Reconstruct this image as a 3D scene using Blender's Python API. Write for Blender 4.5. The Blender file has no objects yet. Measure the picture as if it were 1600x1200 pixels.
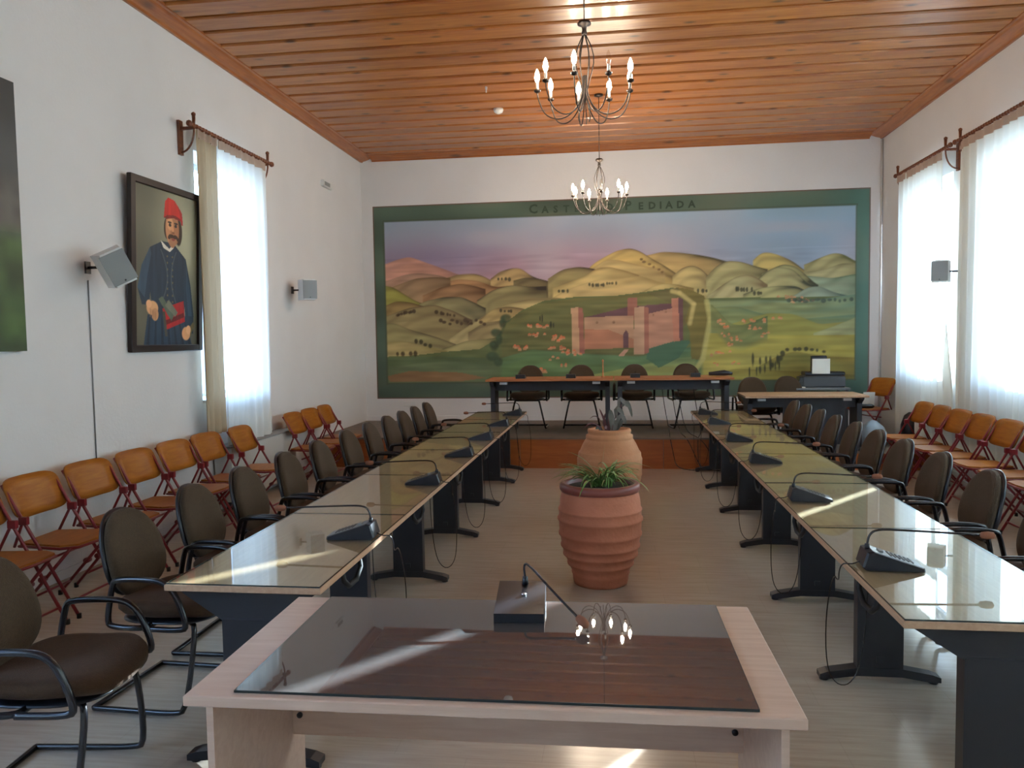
import bpy, math, random, json
import numpy as np
from mathutils import Vector, Matrix
PI = math.pi
C = bpy.context.scene.collection
S = bpy.context.scene

# ------------------------------------------------------------------ camera
F, YAW, PITCH, ROLL, CH = 1228.65, .1307, .0583, -.0161, 1.6741
cy, sy, cp, sp = math.cos(YAW), math.sin(YAW), math.cos(PITCH), math.sin(PITCH)
fwd = Vector((-sy*cp, cy*cp, -sp)); rgt = Vector((cy, sy, 0)); upv = rgt.cross(fwd)
r2 = math.cos(ROLL)*rgt + math.sin(ROLL)*upv
u2 = -math.sin(ROLL)*rgt + math.cos(ROLL)*upv
cam = bpy.data.objects.new('camera', bpy.data.cameras.new('camera')); C.objects.link(cam)
cam.matrix_world = Matrix(((r2.x, u2.x, -fwd.x, 0), (r2.y, u2.y, -fwd.y, 0), (r2.z, u2.z, -fwd.z, CH), (0, 0, 0, 1)))
cam.data.sensor_width = 36; cam.data.lens = F/1600*36; cam.data.clip_start = .05
S.camera = cam

# ------------------------------------------------------------------ world, sun, exposure
S.view_settings.view_transform = 'Standard'; S.view_settings.look = 'None'
S.view_settings.exposure = -0.2; S.view_settings.gamma = 1; S.view_settings.use_curve_mapping = False
w = bpy.data.worlds.new('world'); S.world = w; w.use_nodes = True
nt = w.node_tree; bg = nt.nodes['Background']
tc = nt.nodes.new('ShaderNodeTexCoord'); sx = nt.nodes.new('ShaderNodeSeparateXYZ'); rp = nt.nodes.new('ShaderNodeValToRGB')
nt.links.new(tc.outputs['Generated'], sx.inputs[0]); nt.links.new(sx.outputs['Z'], rp.inputs[0]); nt.links.new(rp.outputs[0], bg.inputs[0])
rp.color_ramp.elements[0].position = 0; rp.color_ramp.elements[0].color = (.58, .79, 1, 1)
rp.color_ramp.elements[1].position = .7; rp.color_ramp.elements[1].color = (.3, .54, 1, 1)
bg.inputs[1].default_value = 19
sun = bpy.data.objects.new('sun', bpy.data.lights.new('sun', 'SUN')); C.objects.link(sun)
sun.data.energy = 95; sun.data.angle = .009; sun.data.color = (.74, .89, 1)
sun.rotation_euler = Vector((.606, .758, .242)).to_track_quat('Z', 'Y').to_euler()

# ------------------------------------------------------------------ helpers
def s2l(c):
    return tuple(((v/255)/12.92 if v/255 <= .04045 else ((v/255+.055)/1.055)**2.4) for v in c)
def lin(r, g, b, k=1.):
    return tuple(min(.95, v*k) for v in s2l((r, g, b))) + (1,)

class MB:
    def __init__(s): s.v = []; s.f = []; s.sm = []
    def add(s, vs, fs, sm=False):
        o = len(s.v); s.v += [tuple(v) for v in vs]
        for f in fs: s.f.append(tuple(i+o for i in f)); s.sm.append(sm)
        return s
    def box(s, x0, x1, y0, y1, z0, z1, rot=None, at=None, bev=0):
        if bev:
            b = bev; vs = []
            for z, i in ((z0, b), (z0+b, 0), (z1-b, 0), (z1, b)):
                vs += [(x0+i+(b-i if i == 0 else 0)*0, y0+i, z), (x1-i, y0+i, z), (x1-i, y1-i, z), (x0+i, y1-i, z)]
            fs = [(3, 2, 1, 0), (12, 13, 14, 15)]
            for k in range(3):
                for j in range(4):
                    a = k*4+j; c = k*4+(j+1) % 4; fs.append((a, c, c+4, a+4))
        else:
            vs = [(x, y, z) for z in (z0, z1) for x, y in ((x0, y0), (x1, y0), (x1, y1), (x0, y1))]
            fs = [(3, 2, 1, 0), (4, 5, 6, 7), (0, 1, 5, 4), (1, 2, 6, 5), (2, 3, 7, 6), (3, 0, 4, 7)]
        if rot is not None: vs = [rot @ Vector(v) for v in vs]
        if at is not None: vs = [Vector(v)+Vector(at) for v in vs]
        return s.add(vs, fs)
    def tube(s, pts, r, n=8, caps=True, sm=True, closed=False):
        P = [Vector(p) for p in pts]; m = len(P); vs = []; prev = None
        R = r if isinstance(r, (list, tuple)) else [r]*m
        for i, p in enumerate(P):
            if closed: t = (P[(i+1) % m]-P[i-1])
            else: t = (P[min(i+1, m-1)]-P[max(i-1, 0)])
            t.normalize()
            if prev is None:
                a = Vector((0, 0, 1)) if abs(t.z) < .9 else Vector((1, 0, 0)); nrm = t.cross(a).normalized()
            else: nrm = (prev - t*prev.dot(t)).normalized()
            prev = nrm; b = t.cross(nrm)
            for k in range(n):
                a = 2*PI*k/n; vs.append(p+(nrm*math.cos(a)+b*math.sin(a))*R[i])
        fs = []
        for i in range(m if closed else m-1):
            for k in range(n):
                a = i*n+k; c = i*n+(k+1) % n; j = ((i+1) % m)*n
                fs.append((a, c, j+(k+1) % n, j+k))
        if caps and not closed: fs += [tuple(range(n))[::-1], tuple((m-1)*n+k for k in range(n))]
        return s.add(vs, fs, sm)
    def lathe(s, prof, n=32, at=(0, 0, 0), sm=True, cap=True):
        vs = []; m = len(prof)
        for r, z in prof:
            for k in range(n):
                a = 2*PI*k/n; vs.append((at[0]+r*math.cos(a), at[1]+r*math.sin(a), at[2]+z))
        fs = [(i*n+k, i*n+(k+1) % n, (i+1)*n+(k+1) % n, (i+1)*n+k) for i in range(m-1) for k in range(n)]
        if cap: fs += [tuple(range(n))[::-1], tuple((m-1)*n+k for k in range(n))]
        return s.add(vs, fs, sm)
    def prism(s, poly, a, b, axis='y'):
        n = len(poly)
        if axis == 'y': vs = [(p[0], a, p[1]) for p in poly]+[(p[0], b, p[1]) for p in poly]
        elif axis == 'x': vs = [(a, p[0], p[1]) for p in poly]+[(b, p[0], p[1]) for p in poly]
        else: vs = [(p[0], p[1], a) for p in poly]+[(p[0], p[1], b) for p in poly]
        fs = [tuple(range(n)), tuple(range(n, 2*n))[::-1]]+[(i, (i+1) % n, n+(i+1) % n, n+i)[::-1] for i in range(n)]
        return s.add(vs, fs)
    def mesh(s, name, m):
        me = bpy.data.meshes.new(name); me.from_pydata([tuple(v) for v in s.v], [], s.f)
        me.polygons.foreach_set('use_smooth', s.sm); me.materials.append(m)
        import bmesh
        b = bmesh.new(); b.from_mesh(me); bmesh.ops.recalc_face_normals(b, faces=b.faces); b.to_mesh(me); b.free()
        return me
    def build(s, name, m, parent=None, loc=None):
        o = bpy.data.objects.new(name, s.mesh(name, m)); C.objects.link(o)
        if parent: o.parent = parent
        if loc: o.location = loc
        return o

def smooth(pts, k=2):
    for _ in range(k):
        q = [pts[0]]
        for a, b in zip(pts, pts[1:]):
            a = Vector(a); b = Vector(b); q += [a*.75+b*.25, a*.25+b*.75]
        q.append(pts[-1]); pts = q
    return pts
def tag(o, label=None, cat=None, group=None, kind=None):
    if label: o['label'] = label
    if cat: o['category'] = cat
    if group: o['group'] = group
    if kind: o['kind'] = kind
    return o
def thing(name, label, cat, loc=(0, 0, 0), rz=0, group=None):
    o = bpy.data.objects.new(name, None); C.objects.link(o); o.location = loc; o.rotation_euler = (0, 0, rz)
    o.empty_display_size = .05
    return tag(o, label, cat, group)
def kids(o): return [c for c in C.objects if c.parent == o]
def dup(root, loc, rz, label, group=None):
    def cpy(o, par):
        c = o.copy(); C.objects.link(c)
        if par: c.parent = par
        for ch in TREE.get(o.name, []): cpy(ch, c)
        return c
    r = cpy(root, None); r.location = loc; r.rotation_euler = (0, 0, rz); r['label'] = label
    if group: r['group'] = group
    return r
TREE = {}
def index_tree():
    TREE.clear()
    for o in C.objects:
        if o.parent: TREE.setdefault(o.parent.name, []).append(o)
def struct(o): o['kind'] = 'structure'; return o
ORD = ['', 'first', 'second', 'third', 'fourth', 'fifth', 'sixth', 'seventh', 'eighth', 'ninth', 'tenth', 'eleventh', 'twelfth']

# ------------------------------------------------------------------ materials
def mat(name, col, rough=.5, metal=0, spec=.5, noise=0, nscale=8, bump=0, bscale=60, coat=0, stretch=None, col2=None, trans=0, emis=None, estr=0, sheen=0, detail=4):
    m = bpy.data.materials.new(name); m.use_nodes = True; n = m.node_tree.nodes; l = m.node_tree.links; b = n['Principled BSDF']
    b.inputs['Base Color'].default_value = col; b.inputs['Roughness'].default_value = rough; b.inputs['Metallic'].default_value = metal
    b.inputs['Specular IOR Level'].default_value = spec; b.inputs['Coat Weight'].default_value = coat; b.inputs['Coat Roughness'].default_value = .08
    b.inputs['Sheen Weight'].default_value = sheen
    if emis: b.inputs['Emission Color'].default_value = emis; b.inputs['Emission Strength'].default_value = estr
    if noise or bump:
        t = n.new('ShaderNodeTexCoord'); mp = n.new('ShaderNodeMapping'); l.new(t.outputs['Object'], mp.inputs[0])
        if stretch: mp.inputs['Scale'].default_value = stretch
        if noise:
            z = n.new('ShaderNodeTexNoise'); z.inputs['Scale'].default_value = nscale; z.inputs['Detail'].default_value = detail; l.new(mp.outputs[0], z.inputs[0])
            mr = n.new('ShaderNodeMapRange'); mr.inputs[1].default_value = .3; mr.inputs[2].default_value = .7; l.new(z.outputs[0], mr.inputs[0])
            mx = n.new('ShaderNodeMix'); mx.data_type = 'RGBA'
            c2 = col2 if col2 else tuple(v*(1-noise) for v in col[:3])+(1,)
            mx.inputs[6].default_value = col; mx.inputs[7].default_value = c2; l.new(mr.outputs[0], mx.inputs[0]); l.new(mx.outputs[2], b.inputs['Base Color'])
        if bump:
            z2 = n.new('ShaderNodeTexNoise'); z2.inputs['Scale'].default_value = bscale; z2.inputs['Detail'].default_value = 3; l.new(mp.outputs[0], z2.inputs[0])
            bp = n.new('ShaderNodeBump'); bp.inputs['Strength'].default_value = bump; bp.inputs['Distance'].default_value = .01; l.new(z2.outputs[0], bp.inputs['Height']); l.new(bp.outputs[0], b.inputs['Normal'])
    return m

def wood(name, c1, c2, rough=.45, axis='x', scale=6, knots=0, coat=0, knotcol=(.12, .045, .015, 1), rnd=.15, stretch=9, spec=.5):
    """grain streaks along one axis, per-object tint, optional knots"""
    m = bpy.data.materials.new(name); m.use_nodes = True; n = m.node_tree.nodes; l = m.node_tree.links; b = n['Principled BSDF']
    b.inputs['Roughness'].default_value = rough; b.inputs['Coat Weight'].default_value = coat; b.inputs['Coat Roughness'].default_value = .12
    b.inputs['Specular IOR Level'].default_value = spec
    t = n.new('ShaderNodeTexCoord'); oi = n.new('ShaderNodeObjectInfo')
    ad = n.new('ShaderNodeVectorMath'); ad.operation = 'ADD'; sc = n.new('ShaderNodeVectorMath'); sc.operation = 'SCALE'; sc.inputs['Scale'].default_value = 37
    cb = n.new('ShaderNodeCombineXYZ'); l.new(oi.outputs['Random'], cb.inputs[0]); l.new(oi.outputs['Random'], cb.inputs[1])
    l.new(cb.outputs[0], sc.inputs[0]); l.new(t.outputs['Object'], ad.inputs[0]); l.new(sc.outputs[0], ad.inputs[1])
    mp = n.new('ShaderNodeMapping'); l.new(ad.outputs[0], mp.inputs[0])
    mp.inputs['Scale'].default_value = {'x': (1, stretch, stretch), 'y': (stretch, 1, stretch), 'z': (stretch, stretch, 1)}[axis]
    z = n.new('ShaderNodeTexNoise'); z.inputs['Scale'].default_value = scale; z.inputs['Detail'].default_value = 5; z.inputs['Distortion'].default_value = .6
    l.new(mp.outputs[0], z.inputs[0])
    r = n.new('ShaderNodeValToRGB'); r.color_ramp.elements[0].position = .32; r.color_ramp.elements[1].position = .68
    r.color_ramp.elements[0].color = c2; r.color_ramp.elements[1].color = c1; l.new(z.outputs[0], r.inputs[0])
    out = r.outputs[0]
    if knots:
        mk = n.new('ShaderNodeMapping'); l.new(ad.outputs[0], mk.inputs[0]); mk.inputs['Scale'].default_value = {'x': (1, 2.2, 2.2), 'y': (2.2, 1, 2.2), 'z': (2.2, 2.2, 1)}[axis]
        v = n.new('ShaderNodeTexVoronoi'); v.inputs['Scale'].default_value = knots; v.inputs['Randomness'].default_value = 1; l.new(mk.outputs[0], v.inputs[0])
        kr = n.new('ShaderNodeValToRGB'); kr.color_ramp.elements[0].position = .07; kr.color_ramp.elements[0].color = (1, 1, 1, 1); kr.color_ramp.elements[1].position = .2; kr.color_ramp.elements[1].color = (0, 0, 0, 1)
        l.new(v.outputs['Distance'], kr.inputs[0])
        mx = n.new('ShaderNodeMix'); mx.data_type = 'RGBA'; l.new(kr.outputs[0], mx.inputs[0]); l.new(out, mx.inputs[6]); mx.inputs[7].default_value = knotcol; out = mx.outputs[2]
    hs = n.new('ShaderNodeHueSaturation'); l.new(out, hs.inputs['Color'])
    mr = n.new('ShaderNodeMapRange'); mr.inputs[3].default_value = 1-rnd; mr.inputs[4].default_value = 1+rnd; l.new(oi.outputs['Random'], mr.inputs[0]); l.new(mr.outputs[0], hs.inputs['Value'])
    l.new(hs.outputs[0], b.inputs['Base Color'])
    bp = n.new('ShaderNodeBump'); bp.inputs['Strength'].default_value = .12; bp.inputs['Distance'].default_value = .004; l.new(z.outputs[0], bp.inputs['Height']); l.new(bp.outputs[0], b.inputs['Normal'])
    return m

def glass(name, tint=(.96, .98, .96, 1), ior=1.55, dust=0):
    m = bpy.data.materials.new(name); m.use_nodes = True; n = m.node_tree.nodes; l = m.node_tree.links; n.remove(n['Principled BSDF'])
    o = n['Material Output']; f = n.new('ShaderNodeFresnel'); f.inputs[0].default_value = ior
    # thin sheet: same reflectance from either side
    g = n.new('ShaderNodeBsdfGlossy'); g.inputs['Roughness'].default_value = .015; t = n.new('ShaderNodeBsdfTransparent'); t.inputs[0].default_value = tint
    geo = n.new('ShaderNodeNewGeometry'); lw = n.new('ShaderNodeMapRange')
    mx = n.new('ShaderNodeMixShader')
    inv = n.new('ShaderNodeMath'); inv.operation = 'SUBTRACT'; inv.inputs[0].default_value = 1; l.new(geo.outputs['Backfacing'], inv.inputs[1])
    mu = n.new('ShaderNodeMath'); mu.operation = 'MULTIPLY'; l.new(f.outputs[0], mu.inputs[0]); l.new(inv.outputs[0], mu.inputs[1])
    l.new(mu.outputs[0], mx.inputs[0]); l.new(t.outputs[0], mx.inputs[1]); l.new(g.outputs[0], mx.inputs[2])
    out = mx.outputs[0]
    if dust:
        d = n.new('ShaderNodeBsdfDiffuse'); d.inputs[0].default_value = (.8, .8, .78, 1); m2 = n.new('ShaderNodeMixShader'); m2.inputs[0].default_value = dust
        l.new(out, m2.inputs[1]); l.new(d.outputs[0], m2.inputs[2]); out = m2.outputs[0]
    l.new(out, o.inputs[0])
    return m

def sheer(name, col, transp=.3, transl=.6):
    m = bpy.data.materials.new(name); m.use_nodes = True; n = m.node_tree.nodes; l = m.node_tree.links; n.remove(n['Principled BSDF'])
    o = n['Material Output']; t = n.new('ShaderNodeBsdfTransparent'); tl = n.new('ShaderNodeBsdfTranslucent'); d = n.new('ShaderNodeBsdfDiffuse')
    tl.inputs[0].default_value = col; d.inputs[0].default_value = col
    a = n.new('ShaderNodeMixShader'); a.inputs[0].default_value = transl; l.new(d.outputs[0], a.inputs[1]); l.new(tl.outputs[0], a.inputs[2])
    b = n.new('ShaderNodeMixShader'); b.inputs[0].default_value = transp; l.new(a.outputs[0], b.inputs[1]); l.new(t.outputs[0], b.inputs[2])
    l.new(b.outputs[0], o.inputs[0]); return m

def vcol(name, rough=.75):
    m = bpy.data.materials.new(name); m.use_nodes = True; n = m.node_tree.nodes; l = m.node_tree.links; b = n['Principled BSDF']
    a = n.new('ShaderNodeAttribute'); a.attribute_name = 'paint'; l.new(a.outputs['Color'], b.inputs['Base Color']); b.inputs['Roughness'].default_value = rough
    return m

M = dict(
    wall=mat('wall_paint', (.76, .75, .745, 1), .85, noise=.04, nscale=2, bump=.15, bscale=35),
    white=mat('white_plastic', (.7, .71, .7, 1), .45),
    grey=mat('grey_plastic', (.26, .27, .27, 1), .5),
    radiator=mat('radiator_enamel', (.55, .58, .57, 1), .4),
    plank=wood('pine_plank', (.47, .175, .037, 1), (.33, .095, .016, 1), .36, 'x', 2.2, knots=2.6, rnd=.10, coat=.2),
    plankback=mat('plank_recess', (.06, .015, .004, 1), .6),
    crown=wood('crown_wood', (.42, .135, .028, 1), (.30, .08, .014, 1), .38, 'x', 3, knots=1.6, coat=.15, rnd=.05),
    crowny=wood('crown_wood_side', (.42, .135, .028, 1), (.30, .08, .014, 1), .38, 'y', 3, knots=1.6, coat=.15, rnd=.05),
    rod=wood('rod_wood', (.22, .07, .025, 1), (.12, .035, .015, 1), .35, 'y', 8),
    top=wood('maple_laminate', (.49, .31, .19, 1), (.42, .245, .145, 1), .4, 'y', 6, rnd=.02),
    front=wood('pale_pink_maple', (.60, .42, .32, 1), (.53, .35, .26, 1), .38, 'x', 4, rnd=.02),
    hd=wood('head_table_wood', (.46, .17, .06, 1), (.36, .12, .04, 1), .4, 'x', 4),
    steel=mat('dark_steel', (.012, .012, .017, 1), .45, noise=.1),
    panel=mat('dark_panel', (.02, .021, .03, 1), .5, noise=.15, nscale=30),
    tube=mat('black_tube', (.012, .013, .018, 1), .22, spec=.6),
    black=mat('black_plastic', (.012, .013, .018, 1), .3),
    fabric=mat('brown_fabric', lin(80, 62, 42, .8), .95, noise=.25, nscale=90, bump=.5, bscale=220, sheen=.04),
    seatf=mat('seat_fabric', lin(80, 53, 27, .75), .92, noise=.25, nscale=60, bump=.4, bscale=220, sheen=.03),
    ply=wood('orange_plywood', (.38, .135, .014, 1), (.29, .09, .010, 1), .42, 'y', 5, coat=0, rnd=.06, spec=.3),
    red=mat('dark_red_enamel', (.20, .012, .018, 1), .32),
    rubber=mat('black_rubber', (.01, .01, .01, 1), .7),
    terra=mat('terracotta', (.56, .20, .11, 1), .75, noise=.25, nscale=5, bump=.3, bscale=40, col2=(.43, .14, .07, 1)),
    terra2=mat('orange_terracotta', (.54, .26, .12, 1), .75, noise=.25, nscale=5, bump=.3, bscale=40, col2=(.42, .18, .08, 1)),
    rim=mat('maroon_rim', (.22, .055, .04, 1), .4, noise=.2),
    soil=mat('soil', (.03, .02, .014, 1), .95, noise=.4, nscale=60, bump=.8),
    leaf=mat('green_leaf', (.10, .24, .05, 1), .5, noise=.5, nscale=5, col2=(.20, .36, .10, 1)),
    leafy=mat('yellow_leaf', (.42, .38, .14, 1), .55),
    leafr=mat('reddish_leaf', (.13, .045, .05, 1), .5, noise=.3),
    leafd=mat('dark_leaf', (.06, .075, .05, 1), .5, noise=.4, col2=(.25, .24, .22, 1)),
    stagef=wood('stage_front_wood', (.42, .115, .022, 1), (.33, .08, .015, 1), .35, 'x', 3, coat=.2, rnd=.04),
    staget=mat('stage_floor', (.20, .15, .12, 1), .6, noise=.2),
    foam=mat('brown_foam', (.22, .08, .04, 1), .9),
    iron=mat('wrought_iron', (.045, .035, .03, 1), .4, metal=.6),
    sheer=sheer('sheer_curtain', (.82, .82, .74, 1), .0, .36),
    sheerl=sheer('sheer_white_curtain', (.82, .82, .77, 1), .0, .38),
    drape=sheer('cream_drape', (.50, .40, .27, 1), .0, .12),
    header=sheer('header_tape', (.55, .42, .34, 1), .0, .25),
    frame=mat('dark_picture_frame', (.012, .005, .005, 1), .4),
    winf=mat('white_window_frame', (.66, .68, .68, 1), .4),
    bulb=mat('lit_bulb', (1, .9, .7, 1), .3, emis=(1, .82, .62, 1), estr=300),
    bulb2=mat('bright_lit_bulb', (1, .9, .7, 1), .3, emis=(1, .82, .62, 1), estr=720),
    bulboff=glass('clear_bulb_glass', (.95, .93, .9, 1), 1.8),
    candle=mat('candle_sleeve', (.62, .58, .52, 1), .4),
    glass=glass('clear_glass', (.93, .97, .94, 1), 1.62),
    pane=glass('window_glass', (.97, .98, .98, 1), 1.3),
    bronze=glass('bronze_glass', (.42, .30, .25, 1), 2.0, .06),
    edge=mat('glass_edge', (.02, .03, .03, 1), .2),
    paper=mat('paper', (.75, .74, .68, 1), .7),
    darkgrey=mat('dark_grey', (.05, .053, .062, 1), .5),
    greytop=mat('grey_table', (.17, .175, .19, 1), .4),
    bag=mat('bluish_plastic_bag', (.42, .5, .58, 1), .35, bump=1, bscale=14),
    ground=mat('outdoor_ground', (.33, .31, .28, 1), .9, noise=.2),
    metal=mat('silver_metal', (.6, .6, .6, 1), .3, metal=1),
    mural=vcol('mural_paint'), canvas=vcol('portrait_paint', .5),
    letter=mat('letter_paint', lin(44, 58, 46, 1.3), .8),
    gold=mat('base_line_paint', lin(120, 92, 80, 1.3), .8),
)
# floor: pale vein-cut tiles with a polish
m = bpy.data.materials.new('floor_tiles'); m.use_nodes = True; n = m.node_tree.nodes; l = m.node_tree.links; b = n['Principled BSDF']
t = n.new('ShaderNodeTexCoord'); mp = n.new('ShaderNodeMapping'); mp.inputs['Scale'].default_value = (.7, 9, 1); l.new(t.outputs['Object'], mp.inputs[0])
z = n.new('ShaderNodeTexNoise'); z.inputs['Scale'].default_value = 4; z.inputs['Detail'].default_value = 6; z.inputs['Roughness'].default_value = .65; l.new(mp.outputs[0], z.inputs[0])
r = n.new('ShaderNodeValToRGB'); r.color_ramp.elements[0].position = .25; r.color_ramp.elements[1].position = .75
r.color_ramp.elements[0].color = (.40, .33, .26, 1); r.color_ramp.elements[1].color = (.54, .46, .375, 1); l.new(z.outputs[0], r.inputs[0])
br = n.new('ShaderNodeTexBrick'); br.offset = .5; br.inputs['Scale'].default_value = 1; br.inputs['Brick Width'].default_value = .6; br.inputs['Row Height'].default_value = .3
br.inputs['Mortar Size'].default_value = .002; br.inputs['Color1'].default_value = (1, 1, 1, 1); br.inputs['Color2'].default_value = (.975, .975, .975, 1); br.inputs['Mortar'].default_value = (.9, .9, .9, 1)
l.new(t.outputs['Object'], br.inputs[0])
mx = n.new('ShaderNodeMix'); mx.data_type = 'RGBA'; mx.blend_type = 'MULTIPLY'; mx.inputs[0].default_value = 1; l.new(r.outputs[0], mx.inputs[6]); l.new(br.outputs[0], mx.inputs[7]); l.new(mx.outputs[2], b.inputs['Base Color'])
b.inputs['Roughness'].default_value = .2; b.inputs['Specular IOR Level'].default_value = .5
M['floor'] = m

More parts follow.
